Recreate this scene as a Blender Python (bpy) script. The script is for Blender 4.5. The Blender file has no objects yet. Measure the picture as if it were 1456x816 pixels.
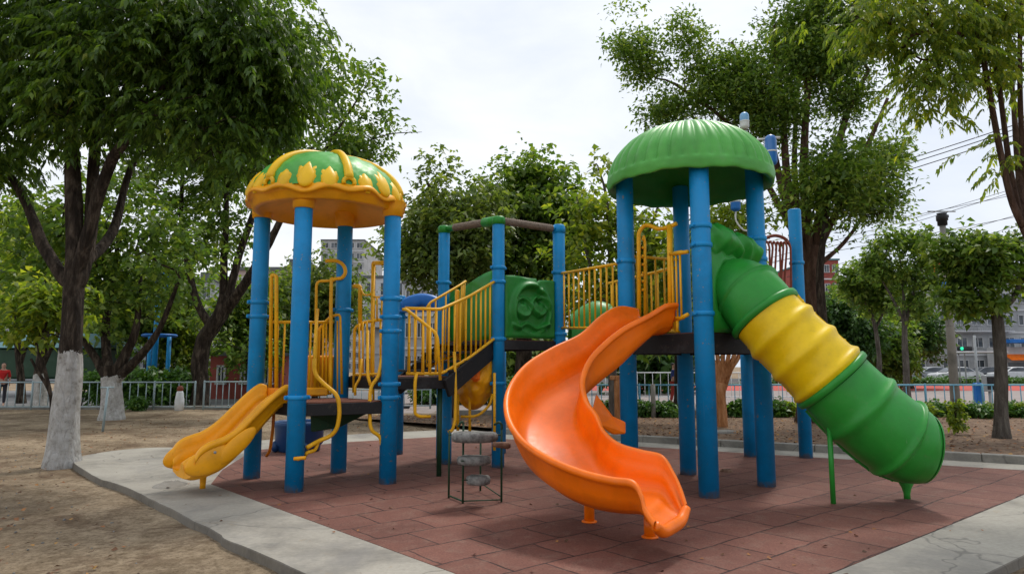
import bpy, math, random
import numpy as np
from mathutils import Vector, Matrix, noise
R = math.radians
SC = bpy.context.scene
COL = SC.collection
random.seed(7)

# ------------------------------------------------------------------ camera
F = 970.0; CAMZ = 1.5; PITCH = math.atan(112.0 / F)
cam_d = bpy.data.cameras.new('camera'); cam = bpy.data.objects.new('camera', cam_d); COL.objects.link(cam)
cam.location = (0, 0, CAMZ); cam.rotation_euler = (math.pi / 2 + PITCH, 0, 0)
cam_d.sensor_width = 36; cam_d.lens = F / 1456 * 36; cam_d.clip_end = 2000; cam_d.clip_start = 0.05
SC.camera = cam
_ct, _st = math.cos(PITCH), math.sin(PITCH)
def at(px, py, Y):
    "world point at distance Y in front of the photographer for a point seen at px,py of the photo"
    a, b = (px - 728) / F, (408 - py) / F
    d = (a, _ct - b * _st, _st + b * _ct); k = Y / d[1]
    return Vector((d[0] * k, Y, CAMZ + d[2] * k))
def gr(px, py, z=0.0):
    a, b = (px - 728) / F, (408 - py) / F
    d = (a, _ct - b * _st, _st + b * _ct); k = (z - CAMZ) / d[2]
    return Vector((d[0] * k, d[1] * k, z))
def zat(py, Y, px=728): return at(px, py, Y).z

# ------------------------------------------------------------------ materials
def newmat(name):
    m = bpy.data.materials.new(name); m.use_nodes = True
    nt = m.node_tree; b = nt.nodes['Principled BSDF']
    return m, nt, b
def node(nt, t, **kw):
    n = nt.nodes.new(t)
    for k, v in kw.items():
        if k.startswith('i_'):
            key = k[2:]; key = int(key) if key.isdigit() else key.replace('_', ' ')
            n.inputs[key].default_value = v
        else: setattr(n, k, v)
    return n
def ramp(nt, stops):
    r = nt.nodes.new('ShaderNodeValToRGB'); e = r.color_ramp.elements
    while len(e) < len(stops): e.new(0.5)
    for el, (p, c) in zip(e, stops):
        el.position = p; el.color = (*c, 1) if len(c) == 3 else c
    return r
def mixc(nt, fac, a, b, mode='MIX'):
    n = nt.nodes.new('ShaderNodeMix'); n.data_type = 'RGBA'; n.blend_type = mode
    for sock, v in ((n.inputs[0], fac), (n.inputs[6], a), (n.inputs[7], b)):
        if hasattr(v, 'is_linked'): nt.links.new(v, sock)
        elif isinstance(v, (int, float)): sock.default_value = v
        else: sock.default_value = (*v, 1)
    return n.outputs[2]
def math_(nt, op, a, b=None):
    n = nt.nodes.new('ShaderNodeMath'); n.operation = op
    for i, v in enumerate((a, b)):
        if v is None: continue
        if hasattr(v, 'is_linked'): nt.links.new(v, n.inputs[i])
        else: n.inputs[i].default_value = v
    return n.outputs[0]
def noise_(nt, scale, detail=4, rough=.6, vec=None, dist=0):
    n = nt.nodes.new('ShaderNodeTexNoise')
    n.inputs['Scale'].default_value = scale; n.inputs['Detail'].default_value = detail
    n.inputs['Roughness'].default_value = rough; n.inputs['Distortion'].default_value = dist
    if vec is not None: nt.links.new(vec, n.inputs['Vector'])
    return n.outputs['Fac']
def bump(nt, b, h, strength=.3, dist=.02):
    n = nt.nodes.new('ShaderNodeBump'); n.inputs['Strength'].default_value = strength
    n.inputs['Distance'].default_value = dist
    nt.links.new(h, n.inputs['Height']); nt.links.new(n.outputs[0], b.inputs['Normal'])
def objco(nt): return nt.nodes.new('ShaderNodeTexCoord').outputs['Object']

def plastic(name, col, rough=.38, dirt=.35, fade=.12, dirtcol=(.16, .12, .08), spec=.35, chips=None):
    m, nt, b = newmat(name); co = objco(nt)
    n1 = noise_(nt, 1.7, 5, .65, co)
    faded = tuple(min(1, c + (0.55 - c) * .35) for c in col)
    dark = tuple(c * .78 for c in col)
    r1 = ramp(nt, [(.35, dark), (.55, col), (.8, tuple(c + (f - c) * fade * 3 for c, f in zip(col, faded)))])
    nt.links.new(n1, r1.inputs[0])
    n2 = noise_(nt, 14, 8, .75, co)
    r2 = ramp(nt, [(.56, (0, 0, 0)), (.78, (dirt,) * 3)]); nt.links.new(n2, r2.inputs[0])
    c = mixc(nt, r2.outputs[0], r1.outputs[0], dirtcol)
    # thin scratches
    mp = node(nt, 'ShaderNodeMapping'); mp.inputs['Scale'].default_value = (40, 40, 1.2); nt.links.new(co, mp.inputs[0])
    n3 = noise_(nt, 2.0, 3, .6, mp.outputs[0])
    r3 = ramp(nt, [(.70, (0, 0, 0)), (.74, (.25,) * 3)]); nt.links.new(n3, r3.inputs[0])
    c = mixc(nt, r3.outputs[0], c, faded)
    if chips:
        n6 = noise_(nt, 26, 4, .6, co); n7 = noise_(nt, 3.1, 3, .5, co)
        k6 = math_(nt, 'MULTIPLY', math_(nt, 'GREATER_THAN', n6, .655), math_(nt, 'GREATER_THAN', n7, .5))
        c = mixc(nt, k6, c, chips)
        sp = node(nt, 'ShaderNodeSeparateXYZ'); nt.links.new(co, sp.inputs[0])
        hz = math_(nt, 'ADD', sp.outputs[2], math_(nt, 'MULTIPLY', math_(nt, 'SUBTRACT', noise_(nt, 9, 5, .7, co), .5), .3))
        rz = ramp(nt, [(.0, (.75,) * 3), (.09, (0, 0, 0))]); nt.links.new(hz, rz.inputs[0])
        c = mixc(nt, rz.outputs[0], c, (.17, .13, .10))
    nt.links.new(c, b.inputs['Base Color']); b.inputs['Specular IOR Level'].default_value = spec
    rr = node(nt, 'ShaderNodeMapRange'); rr.inputs[3].default_value = rough - .08; rr.inputs[4].default_value = rough + .22
    nt.links.new(n2, rr.inputs[0]); nt.links.new(rr.outputs[0], b.inputs['Roughness'])
    bump(nt, b, noise_(nt, 55, 3, .6, co), .06, .01)
    return m
def rough_(name, stops, scale=6, rough=.9, bstr=.4, bdist=.02, detail=8, bscale=None, spec=.3):
    m, nt, b = newmat(name); co = objco(nt)
    n1 = noise_(nt, scale, detail, .65, co)
    r1 = ramp(nt, stops); nt.links.new(n1, r1.inputs[0]); nt.links.new(r1.outputs[0], b.inputs['Base Color'])
    b.inputs['Roughness'].default_value = rough; b.inputs['Specular IOR Level'].default_value = spec
    bump(nt, b, noise_(nt, bscale or scale * 4, detail, .7, co), bstr, bdist)
    return m
M = {}
M['blue'] = plastic('blue_painted_post', (.0, .25, .58), .42, .25, .03, chips=(.20, .22, .23))
M['orange'] = plastic('orange_plastic', (.95, .18, .0), .32, .3, .05, (.45, .20, .10))
M['orange2'] = plastic('amber_plastic', (.83, .24, .006), .36, .3, .04)
M['amber'] = plastic('yellow_orange_plastic', (.90, .39, .004), .34, .3, .05)
M['yellow'] = plastic('yellow_plastic', (.86, .58, .002), .33, .25, .05)
M['yrail'] = plastic('yellow_painted_steel', (.86, .44, .006), .4, .45, .05, (.2, .06, .01), chips=(.22, .10, .04))
M['petal'] = plastic('golden_yellow_plastic', (.88, .52, .006), .36, .35, .05)
M['green'] = plastic('green_plastic', (.022, .27, .03), .34, .3, .06)
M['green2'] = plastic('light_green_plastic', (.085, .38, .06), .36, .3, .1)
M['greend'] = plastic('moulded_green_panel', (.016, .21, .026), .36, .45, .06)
M['bluep'] = plastic('blue_plastic', (.01, .15, .5), .35, .3, .06)
M['blue_shade'] = plastic('shade_darkened_blue_plastic', (.006, .05, .16), .35, .3, .06)  # blue plastic with the shade beneath the deck put into its colour
M['dgreen'] = plastic('dark_green_steel', (.012, .05, .022), .45, .4, .04)
M['browns'] = plastic('brown_red_steel', (.22, .05, .025), .5, .4, .05)
M['ropew'] = rough_('brown_foam_sleeve', [(.3, (.11, .08, .06)), (.7, (.27, .21, .17))], 30, .9)
M['black'] = plastic('black_deck_frame', (.012, .012, .013), .55, .5, .1)
M['deck'] = rough_('red_brown_deck', [(.3, (.11, .035, .02)), (.7, (.22, .08, .05))], 5, .7)
M['stone'] = rough_('grey_stone', [(.3, (.08, .08, .075)), (.5, (.2, .2, .19)), (.75, (.34, .34, .32))], 18, .95, .8, .02)
M['brass'] = rough_('rusty_cap', [(.3, (.1, .05, .03)), (.7, (.25, .14, .09))], 20, .7)
M['white'] = plastic('white_paint', (.7, .72, .73), .45, .3, .05)
M['steel'] = plastic('grey_steel', (.35, .37, .38), .4, .3, .1)
M['bluepale'] = plastic('pale_blue_plastic', (.22, .45, .75), .25, .2, .1)
M['fence_l'] = plastic('pale_grey_blue_paint', (.33, .43, .46), .5, .6, .1)
M['fence_r'] = plastic('light_blue_paint', (.16, .40, .55), .5, .4, .1)
M['conc'] = None

# ------------------------------------------------------------------ mesh builder
class MB:
    def __init__(s): s.v = []; s.f = []; s.sm = []; s.mi = []; s.cur = 0
    def add(s, vs, fs, smooth=True):
        b = len(s.v); s.v += [Vector(v) for v in vs]
        for f in fs: s.f.append([b + i for i in f]); s.sm.append(smooth); s.mi.append(s.cur)
        return s
    def box(s, c, size, rz=0, bev=0.0, M4=None):
        hx, hy, hz = size[0] / 2, size[1] / 2, size[2] / 2
        mat = M4 or (Matrix.Translation(Vector(c)) @ Matrix.Rotation(rz, 4, 'Z'))
        if bev <= 0:
            vs = [mat @ Vector((x * hx, y * hy, z * hz)) for z in (-1, 1) for y in (-1, 1) for x in (-1, 1)]
            s.add(vs, [(0, 2, 3, 1), (4, 5, 7, 6), (0, 1, 5, 4), (2, 6, 7, 3), (0, 4, 6, 2), (1, 3, 7, 5)], False)
        else:
            bv = min(bev, hx * .9, hy * .9, hz * .9)
            prof = [(hx - bv, hy), (hx, hy - bv), (hx, -hy + bv), (hx - bv, -hy), (-hx + bv, -hy), (-hx, -hy + bv), (-hx, hy - bv), (-hx + bv, hy)]
            rings = []
            def ring(z, k):
                return [(math.copysign(abs(x) - k, x), math.copysign(abs(y) - k, y), z) for x, y in prof]
            for z, k in ((-hz, bv), (-hz + bv, 0), (hz - bv, 0), (hz, bv)): rings.append([mat @ Vector(p) for p in ring(z, k)])
            vs = [p for r in rings for p in r]; fs = []
            for i in range(3):
                for j in range(8): fs.append((i * 8 + j, i * 8 + j + 8, i * 8 + (j + 1) % 8 + 8, i * 8 + (j + 1) % 8)[::1])
            fs = [f[::-1] for f in fs]; fs.append(tuple(range(24, 32))[::-1]); fs.append(tuple(range(8)))
            s.add(vs, fs, False)
        return s
    def bar(s, a, b, w, h, bev=0.0, up=(0, 0, 1)):
        a, b = Vector(a), Vector(b); d = b - a; L = d.length; x = d.normalized()
        y = Vector(up).cross(x)
        if y.length < 1e-4: y = Vector((0, 1, 0)).cross(x)
        y.normalize(); z = x.cross(y)
        mat = Matrix((x, y, z)).transposed().to_4x4(); mat.translation = (a + b) / 2
        return s.box(None, (L, w, h), bev=bev, M4=mat)
    def tube(s, pts, r, n=10, cap=True, closed=False, wob=0, inside=False):
        pts = [Vector(p) for p in pts]; N = len(pts)
        rs = r if hasattr(r, '__len__') else [r] * N
        T = []
        for i in range(N):
            if closed: t = pts[(i + 1) % N] - pts[i - 1]
            else: t = pts[min(i + 1, N - 1)] - pts[max(i - 1, 0)]
            T.append(t.normalized() if t.length > 1e-9 else Vector((0, 0, 1)))
        ref = Vector((0, 0, 1)) if abs(T[0].z) < .9 else Vector((1, 0, 0))
        u = ref.cross(T[0]).normalized(); vs = []
        for i in range(N):
            u = (u - T[i] * u.dot(T[i])).normalized(); w = T[i].cross(u)
            for j in range(n):
                a = 2 * math.pi * j / n; k = rs[i] * (1 + (random.uniform(-wob, wob) if wob else 0))
                vs.append(pts[i] + (u * math.cos(a) + w * math.sin(a)) * k)
        fs = []
        for i in range(N if closed else N - 1):
            for j in range(n):
                a0 = i * n + j; a1 = i * n + (j + 1) % n; b0 = ((i + 1) % N) * n + j; b1 = ((i + 1) % N) * n + (j + 1) % n
                fs.append((a0, a1, b1, b0) if not inside else (a0, b0, b1, a1))
        if cap and not closed:
            fs.append(tuple(range(n))[::-1]); fs.append(tuple(range((N - 1) * n, N * n)))
        return s.add(vs, fs, True)
    def lathe(s, prof, c=(0, 0, 0), n=32, rf=None):
        c = Vector(c); vs = []; N = len(prof)
        for i, (r, z) in enumerate(prof):
            for j in range(n):
                a = 2 * math.pi * j / n
                rr, zz = rf(i, a, r, z) if rf else (r, z)
                vs.append(c + Vector((rr * math.cos(a), rr * math.sin(a), zz)))
        fs = [(i * n + j, i * n + (j + 1) % n, (i + 1) * n + (j + 1) % n, (i + 1) * n + j) for i in range(N - 1) for j in range(n)]
        return s.add(vs, fs, True)
    def cyl(s, a, b, r, n=16, bev=None):
        a, b = Vector(a), Vector(b)
        return s.tube([a, b], r, n)
    def ell(s, c, r, n=12, m=8, rot=None):
        c = Vector(c); vs = []; rot = rot or Matrix.Identity(3)
        for i in range(m + 1):
            t = math.pi * i / m
            for j in range(n):
                a = 2 * math.pi * j / n
                vs.append(c + rot @ Vector((r[0] * math.sin(t) * math.cos(a), r[1] * math.sin(t) * math.sin(a), -r[2] * math.cos(t))))
        fs = [(i * n + j, i * n + (j + 1) % n, (i + 1) * n + (j + 1) % n, (i + 1) * n + j) for i in range(m) for j in range(n)]
        return s.add(vs, fs, True)
    def grid(s, rows, closed=False, smooth=True):
        n = len(rows[0]); vs = [p for r in rows for p in r]; fs = []
        for i in range(len(rows) - 1):
            for j in range(n if closed else n - 1):
                fs.append((i * n + j, i * n + (j + 1) % n, (i + 1) * n + (j + 1) % n, (i + 1) * n + j))
        return s.add(vs, fs, smooth)
    def prism(s, poly, z0, z1, smooth=False):
        n = len(poly); vs = [Vector((p[0], p[1], z0)) for p in poly] + [Vector((p[0], p[1], z1)) for p in poly]
        fs = [(i, (i + 1) % n, n + (i + 1) % n, n + i) for i in range(n)] + [tuple(range(n, 2 * n)), tuple(range(n))[::-1]]
        return s.add(vs, fs, smooth)
    def build(s, name, mat, parent=None, bevel=0, sub=0, weld=False):
        me = bpy.data.meshes.new(name)
        off = Vector((0, 0, 0)); p = parent
        while p is not None: off += p.location; p = p.parent
        me.from_pydata([tuple(v - off) for v in s.v], [], s.f)
        mats = mat if isinstance(mat, (list, tuple)) else [mat]
        for m in mats: me.materials.append(m)
        me.polygons.foreach_set('use_smooth', s.sm)
        if len(mats) > 1: me.polygons.foreach_set('material_index', s.mi)
        me.update()
        o = bpy.data.objects.new(name, me); COL.objects.link(o); o.parent = parent
        if bevel:
            b = o.modifiers.new('bevel', 'BEVEL'); b.width = bevel; b.segments = 2; b.limit_method = 'ANGLE'
        if sub:
            b = o.modifiers.new('sub', 'SUBSURF'); b.levels = sub; b.render_levels = sub
        return o
def recenter(o, p):
    "put a top-level mesh's origin at p"
    p = Vector(p); o.data.transform(Matrix.Translation(-p)); o.location = p; return o
def tag(o, label=None, cat=None, group=None, kind=None):
    if label: o['label'] = label
    if cat: o['category'] = cat
    if group: o['group'] = group
    if kind: o['kind'] = kind
    return o
def thing(name, loc, label, cat, group=None):
    o = bpy.data.objects.new(name, None); COL.objects.link(o); o.location = Vector(loc); o.empty_display_size = .2
    return tag(o, label, cat, group)
def cr(pts, k=8):
    "catmull rom through points (any dimension tuples / vectors)"
    P = [np.array(tuple(p), float) for p in pts]; P = [2 * P[0] - P[1]] + P + [2 * P[-1] - P[-2]]; out = []
    for i in range(1, len(P) - 2):
        for j in range(k):
            t = j / k; a, b, c, d = P[i - 1:i + 3]
            out.append(.5 * ((2 * b) + (-a + c) * t + (2 * a - 5 * b + 4 * c - d) * t * t + (-a + 3 * b - 3 * c + d) * t ** 3))
    out.append(P[-2]); return [Vector(o) if len(o) == 3 else o for o in out]
def round_path(pts, rad=.06, k=4):
    pts = [Vector(p) for p in pts]; out = [pts[0]]
    for i in range(1, len(pts) - 1):
        a, b, c = pts[i - 1:i + 2]; r = min(rad, (a - b).length * .45, (c - b).length * .45)
        p = b + (a - b).normalized() * r; q = b + (c - b).normalized() * r
        for j in range(k + 1):
            t = j / k; out.append(p * (1 - t) ** 2 + b * 2 * t * (1 - t) + q * t * t)
    out.append(pts[-1]); return out
# ------------------------------------------------------------------ world and light
W = bpy.data.worlds.new('World'); SC.world = W; W.use_nodes = True
nt = W.node_tree; bg = nt.nodes['Background']
SUN_EL, SUN_AZ = R(58), R(28)      # azimuth clockwise from the view direction
sky = node(nt, 'ShaderNodeTexSky', sky_type='NISHITA'); sky.sun_disc = False
sky.sun_elevation = SUN_EL; sky.sun_rotation = SUN_AZ; sky.air_density = 1.2; sky.dust_density = 3.0
tc = node(nt, 'ShaderNodeTexCoord')
mp = node(nt, 'ShaderNodeMapping'); mp.inputs['Scale'].default_value = (1.0, 1.0, 2.6)
nt.links.new(tc.outputs['Generated'], mp.inputs[0])
nz = noise_(nt, 2.6, 7, .55, mp.outputs[0], .4)
rc = ramp(nt, [(.28, (.60, .645, .71)), (.44, (.70, .725, .765)), (.58, (.79, .805, .825)), (.75, (.86, .865, .87))]); nt.links.new(nz, rc.inputs[0])
sep = node(nt, 'ShaderNodeSeparateXYZ'); nt.links.new(tc.outputs['Generated'], sep.inputs[0])
rx = ramp(nt, [(.25, (1.0, 1.0, .995)), (.75, (.84, .875, .935))])
mr = math_(nt, 'ADD', sep.outputs[0], .5); nt.links.new(mr, rx.inputs[0])
cc = mixc(nt, .75, rc.outputs[0], rx.outputs[0], 'MULTIPLY')
vm = node(nt, 'ShaderNodeVectorMath', operation='SCALE'); vm.inputs['Scale'].default_value = 9.6
nt.links.new(cc, vm.inputs[0])
fin = mixc(nt, .90, sky.outputs[0], vm.outputs[0])
nt.links.new(fin, bg.inputs[0]); bg.inputs[1].default_value = 0.1
sl = bpy.data.lights.new('sun', 'SUN'); sl.energy = 1.5; sl.angle = R(10); sl.color = (1, .95, .88)
so = bpy.data.objects.new('sun', sl); COL.objects.link(so)
dirv = Vector((math.sin(SUN_AZ) * math.cos(SUN_EL), math.cos(SUN_AZ) * math.cos(SUN_EL), math.sin(SUN_EL)))
so.location = dirv * 60; so.rotation_euler = dirv.to_track_quat('Z', 'Y').to_euler()
SC.view_settings.view_transform = 'Standard'; SC.view_settings.look = 'None'
SC.view_settings.exposure = 0.54; SC.view_settings.gamma = 1.0
SC.render.engine = 'CYCLES'; SC.cycles.use_denoising = True; SC.cycles.max_bounces = 6
SC.cycles.diffuse_bounces = 3; SC.cycles.glossy_bounces = 2; SC.cycles.transmission_bounces = 4; SC.cycles.transparent_max_bounces = 6

# ------------------------------------------------------------------ ground
GZ = -0.07
def dirt_mat():
    m, nt, b = newmat('sandy_soil'); co = objco(nt)
    n1 = noise_(nt, .35, 5, .6, co); r1 = ramp(nt, [(.35, (.23, .18, .122)), (.52, (.38, .305, .21)), (.68, (.50, .41, .29))]); nt.links.new(n1, r1.inputs[0])
    n2 = noise_(nt, 5, 8, .75, co); r2 = ramp(nt, [(.35, (.55, .5, .45)), (.7, (1.15, 1.12, 1.1))]); nt.links.new(n2, r2.inputs[0])
    c = mixc(nt, 1.0, r1.outputs[0], r2.outputs[0], 'MULTIPLY')
    n8 = noise_(nt, 22, 10, .85, co); r8 = ramp(nt, [(.36, (.42, .38, .34)), (.5, (1,) * 3), (.66, (1.3,) * 3)]); nt.links.new(n8, r8.inputs[0])
    c = mixc(nt, 1.0, c, r8.outputs[0], 'MULTIPLY')
    # brown litter patches
    n3 = noise_(nt, .9, 6, .7, co, .5); r3 = ramp(nt, [(.5, (0, 0, 0)), (.62, (.65,) * 3)]); nt.links.new(n3, r3.inputs[0])
    n4 = noise_(nt, 38, 4, .7, co); r4 = ramp(nt, [(.42, (.045, .028, .018)), (.6, (.16, .09, .05))]); nt.links.new(n4, r4.inputs[0])
    c = mixc(nt, r3.outputs[0], c, r4.outputs[0])
    v = node(nt, 'ShaderNodeTexVoronoi'); v.inputs['Scale'].default_value = 30; nt.links.new(co, v.inputs['Vector'])
    r5 = ramp(nt, [(.05, (.55,) * 3), (.16, (0, 0, 0))]); nt.links.new(v.outputs['Distance'], r5.inputs[0])
    c = mixc(nt, r5.outputs[0], c, (.09, .06, .04))
    nt.links.new(c, b.inputs['Base Color']); b.inputs['Roughness'].default_value = .95; b.inputs['Specular IOR Level'].default_value = .15
    h = math_(nt, 'ADD', math_(nt, 'MULTIPLY', n2, 1.0), math_(nt, 'MULTIPLY', n8, .8))
    bump(nt, b, h, .9, .04)
    return m
def concrete_mat(name, base=(.34, .315, .265)):
    m, nt, b = newmat(name); co = objco(nt)
    d = tuple(c * .55 for c in base); l = tuple(c * 1.18 for c in base)
    n1 = noise_(nt, .8, 7, .65, co, .3); r1 = ramp(nt, [(.33, d), (.5, base), (.68, l)]); nt.links.new(n1, r1.inputs[0])
    n2 = noise_(nt, 24, 6, .7, co); r2 = ramp(nt, [(.3, (.82,) * 3), (.7, (1.08,) * 3)]); nt.links.new(n2, r2.inputs[0])
    c = mixc(nt, 1.0, r1.outputs[0], r2.outputs[0], 'MULTIPLY')
    # stains
    n3 = noise_(nt, 2.6, 6, .75, co, 1.2); r3 = ramp(nt, [(.60, (0, 0, 0)), (.68, (.45,) * 3)]); nt.links.new(n3, r3.inputs[0])
    c = mixc(nt, r3.outputs[0], c, (.30, .225, .13))
    n5 = noise_(nt, .55, 5, .7, co, .8); r5 = ramp(nt, [(.52, (0, 0, 0)), (.66, (.5,) * 3)]); nt.links.new(n5, r5.inputs[0])
    c = mixc(nt, r5.outputs[0], c, (.15, .145, .14))
    # hairline cracks
    dm = node(nt, 'ShaderNodeVectorMath', operation='ADD'); nn = node(nt, 'ShaderNodeTexNoise'); nn.inputs['Scale'].default_value = 3; nt.links.new(co, nn.inputs['Vector'])
    sc = node(nt, 'ShaderNodeVectorMath', operation='SCALE'); sc.inputs['Scale'].default_value = .35; nt.links.new(nn.outputs['Color'], sc.inputs[0])
    nt.links.new(co, dm.inputs[0]); nt.links.new(sc.outputs[0], dm.inputs[1])
    v = node(nt, 'ShaderNodeTexVoronoi', feature='DISTANCE_TO_EDGE'); v.inputs['Scale'].default_value = .55; nt.links.new(dm.outputs[0], v.inputs['Vector'])
    r4 = ramp(nt, [(.002, (.55,) * 3), (.006, (0, 0, 0))]); nt.links.new(v.outputs[0], r4.inputs[0])
    c = mixc(nt, r4.outputs[0], c, (.07, .065, .06))
    nt.links.new(c, b.inputs['Base Color']); b.inputs['Roughness'].default_value = .85
    bump(nt, b, math_(nt, 'ADD', n2, math_(nt, 'MULTIPLY', n1, 1.5)), .25, .015)
    return m
M['dirt'] = dirt_mat(); M['conc'] = concrete_mat('worn_concrete'); M['kerb'] = concrete_mat('kerb_concrete', (.25, .235, .205)); M['kerbd'] = concrete_mat('soil_stained_concrete', (.17, .15, .12))
TILE_ANG = math.atan2(.64, .77)
def rubber_mat():
    m, nt, b = newmat('maroon_rubber_tiles'); co = objco(nt)
    nn = node(nt, 'ShaderNodeTexNoise'); nn.inputs['Scale'].default_value = 2.4; nn.inputs['Detail'].default_value = 5; nt.links.new(co, nn.inputs['Vector'])
    sc = node(nt, 'ShaderNodeVectorMath', operation='SCALE'); sc.inputs['Scale'].default_value = .09; nt.links.new(nn.outputs['Color'], sc.inputs[0])
    dm = node(nt, 'ShaderNodeVectorMath', operation='ADD'); nt.links.new(co, dm.inputs[0]); nt.links.new(sc.outputs[0], dm.inputs[1])
    mp = node(nt, 'ShaderNodeMapping'); mp.inputs['Rotation'].default_value = (0, 0, -TILE_ANG); nt.links.new(dm.outputs[0], mp.inputs[0])
    br = node(nt, 'ShaderNodeTexBrick'); nt.links.new(mp.outputs[0], br.inputs['Vector'])
    br.offset = .5; br.inputs['Scale'].default_value = 1; br.inputs['Brick Width'].default_value = .62; br.inputs['Row Height'].default_value = .5
    br.inputs['Mortar Size'].default_value = .011; br.inputs['Mortar Smooth'].default_value = .5; br.inputs['Bias'].default_value = 0
    br.inputs['Color1'].default_value = (.140, .055, .039, 1); br.inputs['Color2'].default_value = (.192, .078, .056, 1); br.inputs['Mortar'].default_value = (.035, .014, .012, 1)
    n1 = noise_(nt, .7, 7, .7, co); r1 = ramp(nt, [(.3, (.72, .70, .69)), (.5, (1,) * 3), (.7, (1.22, 1.24, 1.22))]); nt.links.new(n1, r1.inputs[0])
    br.inputs['Mortar'].default_value = (.155, .068, .058, 1)
    n5 = noise_(nt, 1.7, 5, .65, co); r5 = ramp(nt, [(.40, (1,) * 3), (.60, (.6,) * 3)]); nt.links.new(n5, r5.inputs[0])
    jf = math_(nt, 'MULTIPLY', br.outputs['Fac'], r5.outputs[0])
    c = mixc(nt, jf, mixc(nt, 1.0, br.outputs['Color'], r1.outputs[0], 'MULTIPLY'), (.012, .006, .005))
    # joints vanish here and there
    n2 = noise_(nt, 5, 7, .75, co, .4); r2 = ramp(nt, [(.50, (0, 0, 0)), (.66, (.32,) * 3)]); nt.links.new(n2, r2.inputs[0])
    c = mixc(nt, r2.outputs[0], c, (.24, .16, .12))
    n3 = noise_(nt, 55, 6, .85, co); r3 = ramp(nt, [(.35, (.6,) * 3), (.65, (1.3,) * 3)]); nt.links.new(n3, r3.inputs[0])
    c = mixc(nt, 1.0, c, r3.outputs[0], 'MULTIPLY')
    nt.links.new(c, b.inputs['Base Color']); b.inputs['Roughness'].default_value = .82; b.inputs['Specular IOR Level'].default_value = .35
    h = math_(nt, 'SUBTRACT', math_(nt, 'MULTIPLY', n3, .12), math_(nt, 'MULTIPLY', jf, 1.0))
    h = math_(nt, 'ADD', h, math_(nt, 'MULTIPLY', n2, .3))
    bump(nt, b, h, .7, .012)
    return m
M['rubber'] = rubber_mat()
M['asphalt'] = rough_('asphalt', [(.3, (.045, .045, .047)), (.7, (.075, .074, .073))], 3, .9)
M['court'] = rough_('pinkish_paving', [(.3, (.24, .20, .185)), (.7, (.34, .29, .27))], 1.2, .9)
M['redtrack'] = rough_('red_surface', [(.3, (.38, .05, .035)), (.7, (.5, .085, .06))], .6, .85)
def grass_mat():
    return rough_('mown_grass', [(.3, (.03, .055, .015)), (.7, (.085, .12, .035))], 3, .95, .6, .05)
M['grass'] = grass_mat()

# dirt ground reaching the horizon, gently uneven near the photographer
g = MB(); xs = np.linspace(-14, 14, 141); ys = np.linspace(2, 26, 121)
rows = []
for y in ys:
    row = []
    for x in xs:
        e = min(1, min(14 - abs(x), y - 2, 26 - y) / 1.5)
        h = (noise.noise(Vector((x * .5, y * .5, 0))) * .02 + noise.noise(Vector((x * 2.2, y * 2.2, 3))) * .014) * max(0, e)
        row.append(Vector((x, y, GZ - .012 + h)))
    rows.append(row)
g.grid([r for r in rows])
B0 = 900.0; z_ = GZ - .012
g.add([(-14, 2, z_), (14, 2, z_), (14, 26, z_), (-14, 26, z_), (-B0, -60, z_), (B0, -60, z_), (B0, B0, z_), (-B0, B0, z_)],
      [(4, 5, 1, 0), (5, 6, 2, 1), (6, 7, 3, 2), (7, 4, 0, 3)], False)
tag(g.build('ground', M['dirt']), kind='structure')

# concrete apron: irregular outer edge, cast round the rubber pad
U = Vector((.77, .64, 0)); V = Vector((-.64, .77, 0))
pl0, pl1 = gr(300, 688), gr(650, 816); pr0, pr1 = gr(1180, 816), gr(1456, 703)
def isect(a, b, c, d):
    r = b - a; s = d - c; t = ((c - a).x * s.y - (c - a).y * s.x) / (r.x * s.y - r.y * s.x); return a + r * t
Q = isect(pl0, pl1, pr0, pr1)
pad = [Q, pr1 + (pr1 - pr0).normalized() * 2.6]
kb0, kb1 = gr(905, 628), gr(1456, 660)
kd = (kb1 - kb0).normalized()
kn = Vector((kd.y, -kd.x, 0)); kn = kn if kn.y < 0 else -kn
pb0 = kb0 + kn * .75; pb1 = kb1 + kn * .75
c2 = isect(pr0, pr1, pb0, pb1)
pad = [Q, c2, pb0 - kd * .8, gr(640, 620), gr(500, 628), gr(360, 640), gr(316, 668), pl0]
padm = MB(); padm.prism([(p.x, p.y) for p in pad], -.06, 0.004)
tag(padm.build('rubber_pad', M['rubber']), kind='structure')
outer_px = [(433, 814), (395, 797), (357, 780), (319, 765), (309, 757), (261, 732), (213, 708), (179, 692), (155, 684), (137, 678), (103, 655), (118, 648), (165, 640), (215, 636), (255, 636)]
op = [gr(x, y) for x, y in outer_px]
near = op[0] + (op[0] - op[2]).normalized() * 3.2
rb0, rb1 = gr(1400, 816), gr(1456, 789)
near = isect(op[0], near, rb0, rb1)
sm = cr([near] + op, 6)
sm = [p + Vector((noise.noise(p * 3) * .02, noise.noise(p * 3 + Vector((9, 0, 0))) * .02, 0)) for p in sm]
slab = sm + [gr(380, 625), gr(520, 616), gr(650, 610), kb0 - kd * .8, isect(kb0, kb1, rb0, rb1)]
sb = MB(); poly = [(p.x, p.y) for p in slab][::-1]; n = len(poly)
top = [Vector((x, y, 0.0)) for x, y in poly]
sb.add(top, [tuple(range(n))], False)
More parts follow.
